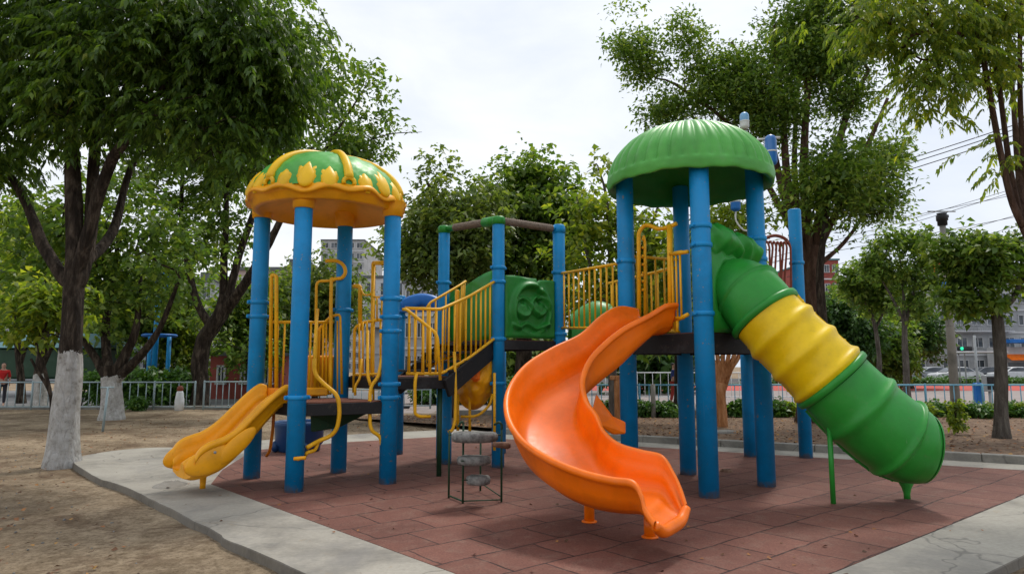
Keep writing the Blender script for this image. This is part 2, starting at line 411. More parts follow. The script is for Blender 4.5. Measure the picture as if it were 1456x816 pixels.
# chamfered rim and side of the slab
cen = Vector((3, 8, 0)); low = []
for i, p in enumerate(top):
    t = (top[(i + 1) % n] - top[i - 1]); nrm = Vector((t.y, -t.x, 0)).normalized()
    low.append(p + nrm * .006 + Vector((0, 0, -.008 - .008 * abs(noise.noise(p * 6)))))
lo2 = [Vector((p.x + (p.x - q.x) * 1.5, p.y + (p.y - q.y) * 1.5, GZ - .1)) for p, q in zip(low, top)]
sb.cur = 1; sb.grid([top + [top[0]], low + [low[0]], lo2 + [lo2[0]]], smooth=False)
tag(sb.build('concrete_apron', [M['conc'], M['kerbd']]), kind='structure')

# kerb behind the pad and the raised planting strip behind it
ku = MB(); a = kb0 - kd * 3.2; b_ = isect(kb0, kb1, rb0, rb1)
segs = 14; L = (b_ - a).length
for i in range(segs):
    p0 = a + kd * (L * i / segs + .004); p1 = a + kd * (L * (i + 1) / segs - .004)
    off = -kn * .08 + Vector((0, 0, .04))
    ku.bar(p0 + off, p1 + off, .16, .17, .012)
tag(ku.build('planting_kerb', M['kerb']), kind='structure')
bed = MB(); fa = a - kn * .16; fb = b_ - kn * .16
bed_far0 = Vector((fa.x - 6, 22.2, 0)); bed_far1 = Vector((fb.x + 14, 22.2, 0))
rows = []
for i in range(41):
    s_ = i / 40; row = []
    for j in range(61):
        t = j / 60
        p = fa.lerp(fb, t).lerp(bed_far0.lerp(bed_far1, t), s_)
        p = Vector((p.x, p.y, .095 - .17 * min(1, s_ * 1.0) + noise.noise(Vector((p.x * .8, p.y * .8, 1))) * .02 + noise.noise(Vector((p.x * 3, p.y * 3, 1))) * .012))
        if i == 0: p.z = .09
        row.append(p)
    rows.append(row)
bed.grid(rows)
M['dirtr'] = rough_('leaf_strewn_soil', [(.3, (.06, .038, .024)), (.5, (.17, .105, .065)), (.7, (.30, .21, .13))], 7, .95, .8, .04)
tag(bed.build('planting_soil', M['dirtr']), kind='structure')
def sheet(name, x0, x1, y0, y1, z, mat):
    s = MB(); s.add([(x0, y0, z), (x1, y0, z), (x1, y1, z), (x0, y1, z)], [(0, 1, 2, 3)], False)
    return tag(s.build(name, mat), kind='structure')
sheet('plaza_paving', -6, 60, 23.2, 44, GZ - .004, M['court'])
sheet('side_street', -80, -6.01, 26.6, 44, GZ - .004, rough_('grey_street', [(.3, (.13, .13, .135)), (.7, (.2, .2, .2))], 1, .9))
sheet('red_lane', -4, 90, 44.01, 55, GZ, M['redtrack'])
sheet('grass_verge', -4, 100, 55.01, 62, GZ, M['grass'])
sheet('road', -200, 200, 62.01, 86, GZ, M['asphalt'])
for k, y in enumerate((66.5, 74, 81.5)):
    s = MB()
    for i in range(50): s.add([(-90 + i * 5, y, GZ + .004), (-87.5 + i * 5, y, GZ + .004), (-87.5 + i * 5, y + .15, GZ + .004), (-90 + i * 5, y + .15, GZ + .004)], [(0, 1, 2, 3)], False)
    tag(s.build('road_marking', M['white']), kind='structure')
# low kerb stones under the right-hand fence
s = MB(); s.box((24, 22.35, GZ + .04), (52, .18, .22), bev=.015); tag(s.build('fence_kerb', M['kerb']), kind='structure')
s = MB(); s.box((-21, 25.35, GZ + .02), (34, .2, .2), bev=.015); tag(s.build('fence_footing', M['kerb']), kind='structure')

# fallen leaves and litter scattered over soil and slab
def litter(n, name, fn, size, cols, label):
    rng = np.random.default_rng(11); vs = []; fs = []
    mb = MB()
    for i in range(n):
        p = fn(rng); a = rng.uniform(0, 6.28); s = size * rng.uniform(.5, 1.3)
        d = Vector((math.cos(a), math.sin(a), rng.uniform(-.1, .35))) * s; w = Vector((-math.sin(a), math.cos(a), rng.uniform(-.3, .3))) * s * .4
        mb.add([p, p + d * .5 + w, p + d, p + d * .5 - w + Vector((0, 0, s * .2))], [(0, 1, 2, 3)], False)
    m, nt, b = newmat(name); g_ = nt.nodes.new('ShaderNodeNewGeometry'); r = ramp(nt, cols); r.color_ramp.interpolation = 'LINEAR'
    nt.links.new(g_.outputs['Random Per Island'], r.inputs[0]); nt.links.new(r.outputs[0], b.inputs['Base Color']); b.inputs['Roughness'].default_value = .85
    return tag(mb.build('fallen_leaves', m), label, 'leaves', kind='stuff')
DL = [(.0, (.06, .03, .015)), (.5, (.16, .07, .03)), (.8, (.3, .12, .04)), (1, (.35, .2, .05))]
def f1(r):
    while True:
        x, y = r.uniform(-11, 1), 3.5 + 18 * r.random() ** 1.5
        p = Vector((x, y, GZ + .012)); 
        if p.x * U.x + p.y * U.y < 1.4 - .0 * y or p.x * V.x + p.y * V.y > 13.6: return p
litter(2600, 'dry_leaf_a', f1, .05, DL, 'small dry brown leaves scattered over the sandy soil at left')
def f2(r):
    t, s = r.random(), r.random(); p = fa.lerp(fb, t).lerp(bed_far0.lerp(bed_far1, t), s); return Vector((p.x, p.y, .115 - .17 * s))
litter(4500, 'dry_leaf_b', f2, .07, DL, 'dry leaves covering the planting strip behind the kerb')
def f3(r):
    p = near.lerp(op[10], r.random()) + U * r.uniform(.1, 6); return Vector((p.x, p.y, .008))
litter(170, 'dry_leaf_c', f3, .04, DL, 'few tiny dry leaves lying on the concrete and rubber tiles')

def pebbles():
    rng = np.random.default_rng(3); mb = MB()
    for i in range(900):
        x, y = rng.uniform(-9, .5), 3.4 + 12 * rng.random() ** 1.6; p = Vector((x, y, GZ - .008))
        if p.x * U.x + p.y * U.y > 1.45: continue
        r = rng.uniform(.004, .013) * (2 if rng.random() < .04 else 1); mb.ell(p, (r * rng.uniform(.8, 1.5), r, r * .8), 6, 4, Matrix.Rotation(rng.uniform(0, 3), 3, 'Z'))
    tag(mb.build('pebbles', M['stone']), 'tiny loose pebbles on the sandy soil at lower left', 'pebbles', kind='stuff')
pebbles()
# ------------------------------------------------------------------ the play structure
PS = thing('play_structure', (0, 9.5, 0), 'large play structure of blue posts with two domed towers, stairs, bridge and three slides', 'playground')
def P3(x, y, z=0): return Vector((x, y, z))
A = [P3(-3.5, 9.4), P3(-2.62, 8.42), P3(-1.6, 9.0), P3(-2.46, 9.9)]       # left tower: left, front, right, rear
B = [P3(-1.15, 11.4), P3(-.21, 10.4), P3(.77, 11.06), P3(-.2, 12.05)]
C = [P3(1.52, 9.0), P3(2.27, 8.08), P3(3.2, 8.8), P3(2.46, 9.75)]
ZA, ZL, ZB = 1.05, 1.36, 1.9
def post(p, top, r, collars=(), cap=False, label=None):
    m = MB(); m.tube([p + Vector((0, 0, .002)), p + Vector((0, 0, top - .02)), p + Vector((0, 0, top))], [r, r, r * .86], 28)
    o = m.build('post', M['blue'], PS)
    for z in collars:
        c = MB(); c.lathe([(r + .002, z - .03), (r + .014, z - .026), (r + .018, z), (r + .014, z + .026), (r + .002, z + .03)], p, 28)
        for a in (0.6, 3.74):
            d = Vector((math.cos(a), math.sin(a), 0)); c.box(p + d * (r + .026) + Vector((0, 0, z)), (.045, .035, .05), a, .008)
            c.cyl(p + d * (r + .03) + Vector((0, 0, z)) + Vector((-d.y, d.x, 0)) * -.028, p + d * (r + .03) + Vector((0, 0, z)) + Vector((-d.y, d.x, 0)) * .028, .011, 8)
        c.build('collar', M['blue'], o)
    return o
r1 = .112
post(A[0], 3.72, r1 * .98, [zat(430, 9.4), zat(450, 9.4)])
pA2 = post(A[1], 3.50, r1 * .98, [zat(565, 8.42)])
post(A[2], 3.58, r1 * .98, [zat(425, 9), zat(451, 9), zat(471, 9), zat(546, 9), zat(565, 9)])
post(A[3], 3.72, r1 * .98, [zat(441, 9.9), zat(570, 9.9)])
m = MB(); q = A[1] + P3(.06, -.11, zat(650, 8.4)); m.tube([q, q + P3(.03, -.035, 0)], .024, 12); m.tube([q + P3(-.03, -.03, 0), q + P3(.11, -.02, .01)], .022, 12); m.build('plug', M['amber'], pA2)
A5 = P3(-1.96, 11.9)
post(A5, 2.72, .095, [2.35])
post(B[0], zat(322, 11.4), .095, [zat(402, 11.4)])
post(B[1], zat(309, 10.4), .095, [zat(381, 10.4), zat(401, 10.4), zat(482, 10.4), zat(545, 10.4)])
post(B[2], zat(320, 11.06), .098, [zat(388, 11.06), zat(475, 11.06)])
post(B[3], 2.0, .095)
post(C[0], 4.1, r1, [zat(372, 9)])
post(C[1], 4.15, r1 + .004, [zat(322, 8.08), zat(349, 8.08), zat(446, 8.08)])
post(C[2], 4.15, r1, [zat(340, 8.8), zat(369, 8.8)])
post(C[3], 4.1, r1)
D1, D2 = P3(3.97, 11.6), P3(4.83, 11.45)
post(D1, 2.3, .105); post(D2, zat(298, 11.45), .105, [zat(374, 11.45)])

# decks
def deck(poly, z, th=.16, name='deck'):
    c = sum(poly, Vector()) / len(poly)
    o = MB(); o.prism([(c.x + (p.x - c.x) * .97, c.y + (p.y - c.y) * .97) for p in poly], z - .04, z)
    d = o.build(name, M['deck'], PS)
    f = MB(); n = len(poly)
    for i in range(n):
        a, b = poly[i], poly[(i + 1) % n]
        f.bar(a + P3(0, 0, z - th / 2 - .012), b + P3(0, 0, z - th / 2 - .012), .05, th, .006)
    for t in (.33, .67):
        f.bar(poly[0].lerp(poly[1], t) + P3(0, 0, z - .1), poly[3].lerp(poly[2], t) + P3(0, 0, z - .1), .04, .08)
    f.build('deck_frame', M['black'], d); return d
deck(A, ZA, .15)
Ld = [A[2] + P3(.02, .1), A[2] + P3(.72, .5), A[3] + P3(.74, .52), A[3] + P3(.1, .06)]
deck(Ld, ZL, .16)
deck(B, ZB, .14)
deck(C, ZB, .24)
deck([C[2], D2, D1, C[3]], ZB - .004, .2)
for p in (Ld[1], Ld[2] + P3(.02, -.3)):
    m = MB(); m.tube([P3(p.x - .12, p.y + .06, .0), P3(p.x - .12, p.y + .06, ZL - .15)], .035, 14); m.build('leg', M['dgreen'], PS)
# blue column below the landing (lower section of another post)
m = MB(); m.tube([P3(-1.02, 10.75, 0), P3(-1.02, 10.75, .0 + 1.15)], .085, 20); m.build('short_post', M['blue'], PS)

# dark tray below the left deck
m = MB(); c0 = (A[1] + A[2]) / 2 + P3(-.1, .25, 0)
m.add([A[1] + P3(.12, .15, .9), A[2] + P3(-.25, .1, .9), A[2] + P3(-.45, .4, .9), A[1] + P3(.1, .6, .9),
       A[1] + P3(.12, .2, .68), A[2] + P3(-.65, .0, .70), A[2] + P3(-.75, .4, .7), A[1] + P3(.1, .6, .68)],
      [(0, 1, 5, 4), (1, 2, 6, 5), (2, 3, 7, 6), (3, 0, 4, 7), (4, 5, 6, 7), (3, 2, 1, 0)], False)
m.build('tray', M['dgreen'], PS, bevel=.02)

# ---- domes
def dome_left():
    c = P3(-2.54, 9.2); root = bpy.data.objects.new('domed_roof', None); COL.objects.link(root); root.parent = PS
    root.location = c + P3(0, 0, 3.6) - PS.location; root['label'] = 'green and yellow domed roof with moulded petals and a scalloped amber brim'
    z0 = 3.68; ribs = 6
    def capf(i, a, r, z):
        k = 1 + .012 * math.sin(a * 24 + z * 40) * (r > .15); lob = .03 * abs(math.sin(a * ribs / 2)) 
        return r * (1 + lob * .9) * k, z + .008 * math.sin(a * 15 + r * 20)
    prof = [(.99 * math.cos(t) ** 1.05, z0 + .04 + .66 * math.sin(t) ** 1.0) for t in np.linspace(0, math.pi / 2 * .995, 22)]
    m = MB(); m.lathe(prof, c, 96, capf); m.build('dome', M['green2'], root)
    m = MB()
    for k in range(ribs):
        a = k * 2 * math.pi / ribs
        pts = [c + P3((r * 1.005 + .008) * math.cos(a), (r * 1.005 + .008) * math.sin(a), z + .008) for r, z in prof[2:-1]]
        m.tube(pts, [.062 - .03 * i / len(pts) for i in range(len(pts))], 8)
    m.ell(c + P3(0, 0, 4.38), (.08, .08, .03))
    m.build('rib', M['petal'], root)
    # scalloped brim, drooping outwards, with soffit
    def brim(i, a, r, z):
        w = .5 + .5 * math.sin(a * 13 + 1 + .8 * math.sin(a * 2))
        if 2 <= i <= 5: return r + .035 * w + .015 * math.sin(a * 5), z + .026 * math.sin(a * 13 + .8 * math.sin(a * 2)) + .020 * math.sin(a * 5)
        return r, z
    prof2 = [(.94, z0 + .10), (1.00, z0 + .075), (1.02, z0 + .045), (1.045, z0 + .005), (1.037, z0 - .03), (1.02, z0 - .02), (.99, z0 - .035), (.97, z0 - .11), (.91, z0 - .13), (.86, z0 - .06), (.6, z0 + .04), (.25, z0 + .12), (.02, z0 + .14)]
    m = MB(); m.lathe(prof2, c, 112, brim); m.build('brim', M['amber'], root)
    m = MB()
    for k in range(ribs):
        a0 = k * 2 * math.pi / ribs + math.pi / ribs
        for da, s, dz in ((-.29, 1.15, -.02), (.0, 1.4, .01), (.28, 1.25, -.01)):
            a = a0 + da; th = .30
            u = Vector((math.cos(a), math.sin(a), 0)); base = c + u * .985 + P3(0, 0, z0 + .08 + dz)
            up = (Vector((0, 0, 1)) * .88 - u * .50).normalized(); side = up.cross(u).normalized(); out = side.cross(up)
            rot = Matrix((side, -out, up)).transposed()
            for tl, ks, kd_ in ((-.42, .85, .0), (.42, .85, .0), (.0, 1.0, .018)):
                u2 = (up * math.cos(tl) + side * math.sin(tl)).normalized(); s2 = u2.cross(out).normalized() * -1; o2 = s2.cross(u2)
                r2_ = Matrix((s2, -o2, u2)).transposed(); k0 = len(m.v)
                m.ell(base + u2 * .075 * s + u * kd_, (.088 * s * ks, .07, .15 * s * ks), 14, 12, r2_)
                for vi in range(k0, len(m.v)):      # pinch towards a pointed tip
                    v = m.v[vi] - base; h_ = v.dot(u2) / (.2 * s)
                    if h_ > .35: m.v[vi] = m.v[vi] - s2 * v.dot(s2) * min(.8, (h_ - .35) * 1.0)
        # scroll between the clusters
        a = a0 - math.pi / ribs; u = Vector((math.cos(a), math.sin(a), 0)); b = c + u * 1.0 + P3(0, 0, z0 + .10); t = Vector((-u.y, u.x, 0))
        m.tube([b + t * (.07 * math.cos(q)) + P3(0, 0, .06 * math.sin(q)) for q in np.linspace(-.5, 3.6, 9)], .028, 8)
    m.build('petal_relief', M['petal'], root)
    for p, zz_ in zip(A, (3.62, 3.53, 3.55, 3.60)):
        s = MB(); s.lathe([(.112, zz_ - .07), (.135, zz_ - .065), (.145, zz_ + .05), (.17, zz_ + .13)], p, 24); s.build('post_socket', M['amber'], root)
dome_left()
def dome_right():
    c = P3(2.37, 8.93); root = bpy.data.objects.new('domed_roof', None); COL.objects.link(root); root.parent = PS
    root.location = c + P3(0, 0, 3.9) - PS.location; root['label'] = 'plain green fluted domed roof'
    P = [(.02, 4.70), (.22, 4.69), (.42, 4.655), (.62, 4.58), (.80, 4.47), (.93, 4.34), (1.02, 4.21), (1.065, 4.09), (1.08, 4.01), (1.088, 3.95), (1.075, 3.86), (1.05, 3.845)]
    PP = cr([Vector((r, 0, z)) for r, z in P], 4); prof = [(max(.01, p.x), p.z) for p in PP]
    nfl = 40
    def fl(i, a, r, z):
        t = i / (len(prof) - 1)
        amp = max(0, min(1, (t - .14) / .2)) * max(0, min(1, (.78 - t) / .06))
        f = (abs(math.sin(a * nfl / 2 + .15 * math.sin(a * 3))) ** .42)
        w = .012 * math.sin(a * 9 + 1) * (t > .85) + .008 * math.sin(a * 23)* (t > .85)
        return r * (1 - .055 * amp * (1 - f)) + w * .3, z + w * .6 - .028 * amp * (1 - f) * (t < .6)
    m = MB(); m.lathe(prof, c, 320, fl); m.build('dome', M['green2'], root)
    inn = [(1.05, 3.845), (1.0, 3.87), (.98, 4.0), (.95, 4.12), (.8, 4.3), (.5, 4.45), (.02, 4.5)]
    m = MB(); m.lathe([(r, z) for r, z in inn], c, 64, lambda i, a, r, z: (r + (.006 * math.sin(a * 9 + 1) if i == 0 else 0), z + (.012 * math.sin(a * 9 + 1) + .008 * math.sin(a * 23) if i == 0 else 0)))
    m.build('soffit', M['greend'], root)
dome_right()

# ---- railings
def zr(p, z): return Vector((p.x, p.y, z))
def railing(a, b, za0, zb0, za1, zb1, n, mat='yrail', r=.021, rb=.014, mid=None, skip=0, label=None):
    root = MB(); root.tube([zr(a, za1), zr(b, zb1)], r, 10); ro = root.build('railing', M[mat], PS)
    m = MB(); m.tube([zr(a, za0), zr(b, zb0)], r * .95, 10); m.build('bottom_rail', M[mat], ro)
    for i in range(n):
        t = (i + .5) / n; p = a.lerp(b, t)
        m = MB(); m.tube([zr(p, za0 + (zb0 - za0) * t), zr(p, za1 + (zb1 - za1) * t)], rb, 8); m.build('baluster', M[mat], ro)
    return ro
def inset(a, b, k=.13):
    d = (b - a).normalized(); return a + d * k, b - d * k
# left tower: left and rear sides
a, b = inset(A[0], A[3]); railing(a, b, ZA + .06, ZA + .06, zat(458, 9.5), zat(458, 9.8), 10)
def bent(pts, r=.023, name='climbing_bar', mat='yrail', rad=.07, parent=None):
    m = MB(); m.tube(round_path(pts, rad), r, 10); return m.build(name, M[mat], parent or PS)
# tall hand hoops at the slide entry
bent([at(393, 560, 9.25), at(393, 392, 9.25), at(386, 391, 9.3), at(384, 560, 9.35)], .026, 'entry_bar', rad=.03)
# loops of the tower's rear side (with the hook-shaped grab bar)
a, b = inset(A[3], A[2])
Yr = 9.75
g1 = bent([at(448, 556, Yr), at(450, 400, Yr), at(472, 399, Yr)], .02, 'entry_bar')
hook = [at(463, 371, Yr), at(478, 371, Yr), at(488, 377, Yr), at(491, 387, Yr), at(486, 395, Yr), at(474, 398, Yr), at(471, 410, Yr), at(470, 556, Yr)]
m = MB(); m.tube(cr(hook, 6), .026, 10); m.build('grab_bar', M['yrail'], PS)
bent([at(452, 560, Yr + .05), at(454, 466, Yr + .05), at(470, 450, Yr + .05), at(484, 446, Yr + .05), at(486, 560, Yr + .05)], .02, 'entry_bar')
for x in (459, 464, 480):
    m = MB(); m.tube([at(x, 560, Yr + .05), at(x, 456, Yr + .05)], .014, 8); m.build('entry_bar', M['yrail'], PS)
# right rear side between rear post and right post
q0, q1 = A[3].lerp(A[2], .14), A[3].lerp(A[2], .86)
bent([at(503, 558, 9.8), at(504, 466, 9.8), at(515, 459, 9.75), at(548, 453, 9.25)], .022, 'railing', rad=.09)
for x, y0, y1 in ((511, 460, 540), (516, 458, 540), (522, 457, 560), (531, 456, 585), (541, 455, 545), (546, 454, 565)):
    Y = 9.75 - (x - 505) / 45 * .5
    m = MB(); m.tube([at(x, y1 - 10, Y), at(x, y0, Y)], .015, 8); m.build('baluster', M['yrail'], PS)
bent([at(505, 533, 9.7), at(548, 531, 9.25)], .017, 'crossbar')
bent([at(512, 470, 9.75), at(512, 407, 9.75), at(503, 407, 9.8)], .03, 'entry_bar', rad=.03)
bent([at(529, 560, 9.55), at(531, 374, 9.55), at(549, 374, 9.2)], .03, 'entry_bar', rad=.02)
bent([at(512, 408, 9.75), at(517, 420, 9.7), at(528, 419, 9.55), at(530, 405, 9.55)], .014, 'crossbar')
bent([at(530, 422, 9.55), at(549, 423, 9.2)], .014, 'crossbar')
for x in (536, 543):
    m = MB(); m.tube([at(x, 455, 9.35), at(x, 423, 9.35)], .013, 8); m.build('baluster', M['yrail'], PS)
# free-form climbing bars in front of the deck
bent([at(447, 400 + 110, 8.75), at(447, 532, 8.75), at(463, 548, 8.7), at(481, 562, 8.65), at(483, 590, 8.65), at(479, 610, 8.65), at(470, 620, 8.66), at(452, 627, 8.6), at(437, 636, 8.42)], .027, rad=.1)
bent([at(447, 512, 8.75), at(449, 470, 9.1), at(452, 440, 9.4)], .02, rad=.1)
bent([at(452, 629, 8.6), at(448, 640, 8.58), at(437, 643, 8.45)], .024, rad=.04)
bent([at(437, 643, 8.45), at(434, 648, 8.5)], .02)
bent([at(390, 575, 9.0), at(388, 610, 9.02), at(384, 640, 9.05), at(379, 648, 9.1)], .02, 'slide_brace', 'orange2')
bent([at(544, 505, 9.0), at(538, 536, 8.95), at(528, 548, 8.93), at(526, 560, 8.92), at(526, 603, 8.9), at(529, 613, 8.9), at(541, 620, 8.95), at(543, 634, 8.96), at(549, 640, 8.95)], .024, rad=.08)
bent([at(527, 548, 8.93), at(523, 535, 8.93), at(523, 470, 9.2)], .02)
bent([at(505, 562, 9.4), at(505, 548, 9.4), at(512, 538, 9.4), at(514, 510, 9.45)], .018)
# curb toe board at the deck's far edge and little rear panel
m = MB(); m.box(A[0].lerp(A[3], .55) + P3(.05, -.08, ZA + .09), (.62, .05, .12), math.atan2(.5, 1.04), .02); m.build('toe_board', M['amber'], PS)
m = MB(); a, b = A[0].lerp(A[3], .5), A[0].lerp(A[3], .92); m.bar(a + P3(0, .1, ZA + .35), b + P3(0, .1, ZA + .35), .05, .5, .03); m.build('side_panel', M['amber'], PS)

# landing and stairs: stringers, treads, rails
s0f, s0b = P3(-.90, 9.42), P3(-1.72, 10.38)          # landing edge front / back
s1f, s1b = B[1] + P3(-.05, .02), B[0] + P3(.0, .02)
d_st = (s1f - s0f)
for i, (p, q) in enumerate(((s0f, s1f), (s0b, s1b))):
    m = MB(); m.bar(zr(p, ZL - .17), zr(q, ZB - .12), .05, .26, .008); m.build('stringer', M['black'], PS)
for i in range(4):
    t = (i + .5) / 4; m = MB(); a = s0f.lerp(s1f, t); b = s0b.lerp(s1b, t)
    m.bar(zr(a, ZL + (ZB - ZL) * t), zr(b, ZL + (ZB - ZL) * t), .26, .035, .006); m.build('tread', M['black'], PS)
# front rail of the stairs
def zz(px, py, Y): return at(px, py, Y)
Yf0 = 9.35
toprail = [zz(576, 438, 9.15), zz(626, 440, 9.4), zz(668, 421, 9.9), zz(702, 401, 10.3)]
botrail = [zz(578, 531, 9.15), zz(628, 531, 9.42), zz(668, 508, 9.9), zz(702, 482, 10.3)]
ro = bent(toprail, .022, 'stair_railing'); bent(botrail, .022, 'bottom_rail', parent=ro)
def lerp_path(path, t):
    L = len(path) - 1; i = min(int(t * L), L - 1); return path[i].lerp(path[i + 1], t * L - i)
for i in range(15):
    t = (i + .6) / 15.4; a = lerp_path(toprail, t); b = lerp_path(botrail, t)
    m = MB(); m.tube([Vector((a.x, a.y, b.z)), a], .0145, 8); m.build('baluster', M['yrail'], ro)
# second, outer short rail descending with a loop end
ro = bent([zz(572, 440, 9.05), zz(578, 440, 9.05), zz(618, 472, 9.1), zz(622, 480, 9.1), zz(626, 540, 9.15)], .022, 'stair_railing', rad=.05)
for x in (582, 590, 602, 612):
    m = MB(); yy = 440 + (x - 578) * .8; m.tube([zz(x, 530, 9.08), zz(x, yy, 9.08)], .0145, 8); m.build('baluster', M['yrail'], ro)
# rear rail
tr = [zz(607, 437, 10.3), zz(612, 430, 10.35), zz(655, 405, 10.9), zz(662, 400, 11.1)]
br_ = [zz(607, 520, 10.3), zz(612, 520, 10.35), zz(655, 500, 10.9), zz(662, 494, 11.1)]
ro = bent(tr, .02, 'stair_railing'); bent(br_, .02, 'bottom_rail', parent=ro)
for i in range(9):
    t = (i + .5) / 9; a = lerp_path(tr, t); b = lerp_path(br_, t); m = MB(); m.tube([Vector((a.x, a.y, b.z)), a], .013, 8); m.build('baluster', M['yrail'], ro)
m = MB(); m.bar(zz(651, 560, 10.6), zz(651, 412, 10.6), .10, .05, .015); m.build('rail_panel', M['amber'], PS)
# hanging bars below the landing
bent([zz(592, 531, 9.1), zz(590, 545, 9.1), zz(590, 588, 9.1), zz(596, 592, 9.12), zz(612, 592, 9.2)], .022, rad=.05)
bent([zz(646, 500, 9.6), zz(648, 560, 9.55), zz(647, 600, 9.5), zz(643, 612, 9.5), zz(637, 614, 9.5)], .022, rad=.06)
bent([zz(655, 592, 10.2), zz(680, 592, 10.25), zz(697, 575, 10.3), zz(700, 560, 10.35)], .02, rad=.15)
# yellow bumpy climbing shell below the stairs
def shell():
    rows = []
    for i in range(25):
        row = []; t = i / 24
        for j in range(29):
            s = j / 28
            tl = zz(650 + 56 * s, 538 - 47 * s - 2, 10.45)
            depth = (math.sin(math.pi * min(1, max(0, (s * .93 + .07)))) ** .6) * 52 + 8 + 36 * s * s
            p = zz(650 + 56 * s, 536 - 46 * s + depth * t, 10.5 - .35 * math.sin(math.pi * t) * math.sin(math.pi * s))
            p += Vector((0, -1, 0)) * (noise.noise(p * 7) * .07 + noise.noise(p * 16) * .03)
            row.append(p)
        rows.append(row)
    m = MB(); m.grid(rows)
    m2 = [[q + P3(0, .05, 0) for q in r] for r in rows]; m.grid([r[::-1] for r in m2])
    ring = lambda R_: R_[0] + [r[-1] for r in R_[1:]] + R_[-1][::-1][1:] + [r[0] for r in R_[::-1]][1:]
    m.grid([ring(rows), ring(m2)])
    o = m.build('climbing_shell', M['amber'], PS)
    h = MB(); c = zz(676, 530, 10.1); h.box(c + P3(0, .06, 0), (.13, .12, .26), 0, .04); h.build('hand_hold', M['orange'], o)
shell()
for x, y0, y1, Y in ((668, 560, 620, 10.35), (703, 530, 640, 10.15), (651, 560, 612, 10.2)):
    m = MB(); m.tube([zz(x, y1, Y), zz(x, y0, Y)], .022, 10); m.build('climbing_bar', M['yrail'], PS)

# ---- middle tower: top bars
ztop = [zat(322, 11.4) - .05, zat(309, 10.4) - .05, zat(322, 11.06) - .05]
for i, (a, b) in enumerate(((0, 1), (1, 2))):
    p, q = zr(B[a], ztop[a]), zr(B[b], ztop[b]); d = (q - p).normalized()
    m = MB(); m.tube([p, q], .05, 14); o = m.build('top_bar', M['green' if i == 0 else 'blue'], PS)
    s = MB(); n = 46; P_ = [p.lerp(q, .2 + .58 * k / n if i == 0 else .06 + .82 * k / n) for k in range(n + 1)]
    s.tube(P_, [.062 if k % 2 else .055 for k in range(n + 1)], 14); s.build('foam_sleeve', M['ropew'], o)
for i in range(3):
    m = MB(); m.tube([zr(B[i], ztop[i] - .07), zr(B[i], ztop[i] + .03), zr(B[i], ztop[i] + .055), zr(B[i], ztop[i] + .066)], [.107, .107, .085, .03], 20)
    if i == 1:
        p = zr(B[1], ztop[1]); q = zr(B[0], ztop[0]); m.tube([p, p.lerp(q, .25)], .075, 14)
    m.build('post_cap', M['blue'] if i == 2 else M['green'], PS)

# ---- moulded green panels
def panel(p0, p1, z0, z1, fn, mat, nx=60, nz=60, th=.07, top=None, name='moulded_panel'):
    d = (p1 - p0); nrm = Vector((d.y, -d.x, 0)).normalized(); nrm = nrm if nrm.y < 0 else -nrm
    fr, bk = [], []
    for i in range(nz + 1):
        v = i / nz; rf, rb = [], []
        for j in range(nx + 1):
            u = j / nx; zt = z1 + (top(u) if top else 0); z = z0 + (zt - z0) * v
            h = fn(u, v); edge = min(1, min(u, 1 - u, v, 1 - v) / .03)
            base = p0.lerp(p1, u)
            rf.append(zr(base, z) + nrm * (th / 2 + h * edge - .02 * (1 - edge))); rb.append(zr(base, z) - nrm * th / 2)
        fr.append(rf); bk.append(rb)
    m = MB(); m.grid(fr); m.grid([r[::-1] for r in bk])
    ring = lambda R_: R_[0] + [r[-1] for r in R_[1:]] + R_[-1][::-1][1:] + [r[0] for r in R_[::-1]][1:]
    m.grid([ring(bk), ring(fr)])
    return m.build(name, M[mat], PS)
def gs(x, s): return math.exp(-(x / s) ** 2)
def face(u, v):
    h = .0
    u0, v0 = u, v
    # hood
    dx, dy = (u - .5) / .36, (v - .46) / .42; r = math.hypot(dx, dy)
    ang = math.atan2(dy, dx)
    h += .075 * gs(r - 1, .12) * (1 if dy > -.55 else max(0, 1 + (dy + .55) * 3))
    h -= .02 * (r < .9)
    for ex, ey, er in ((.34, .50, .15), (.66, .55, .15)):
        q = math.hypot(u - ex, (v - ey) * 1.05)
        h += .05 * gs(q - er, .035) + .06 * math.sqrt(max(0, 1 - (math.hypot(u - ex, (v - ey + .07) * .9) / (er * .85)) ** 2))
    for ex_, ey_ in ((.35, .60), (.67, .65)): h -= .06 * gs(math.hypot(u - ex_, v - ey_), .045)
    
    mouth = .20 + .035 * math.sin(u * 17 + .6)
    h += .035 * gs(v - mouth, .03) * (.12 < u < .88)
    h -= .02 * gs(v - mouth + .06, .03) * (.15 < u < .85)
    h += .01 * noise.noise(Vector((u * 6, v * 6, 2)))
    return h
pa, pb = inset(B[1], B[2], .11)
panel(pa, pb, ZB + .03, zat(397, 10.7), face, 'greend', 80, 80, .08, top=lambda u: .03 * (u < .62) - .02 * (.62 <= u < .7) + .01 * math.sin(u * 9))
pa, pb = inset(B[1], B[0], .1)
# panel at stair side: rises in a curve to the front post, stands clear above the stairs
panel(B[0] + P3(.12, .12), B[1] + P3(-.02, .14), ZB + .0, ZB + .55, lambda u, v: .03 * gs(v - .5, .3) + .02 * math.sin(u * 9), 'green', 30, 24, .09, top=lambda u: .16 + .38 * math.sin(min(1, max(0, u)) * 1.5))
panel(B[3] + P3(-.05, 0), B[0] + P3(.1, .1), ZB - .5, ZB + .9, lambda u, v: 0, 'greend', 10, 10, .06)

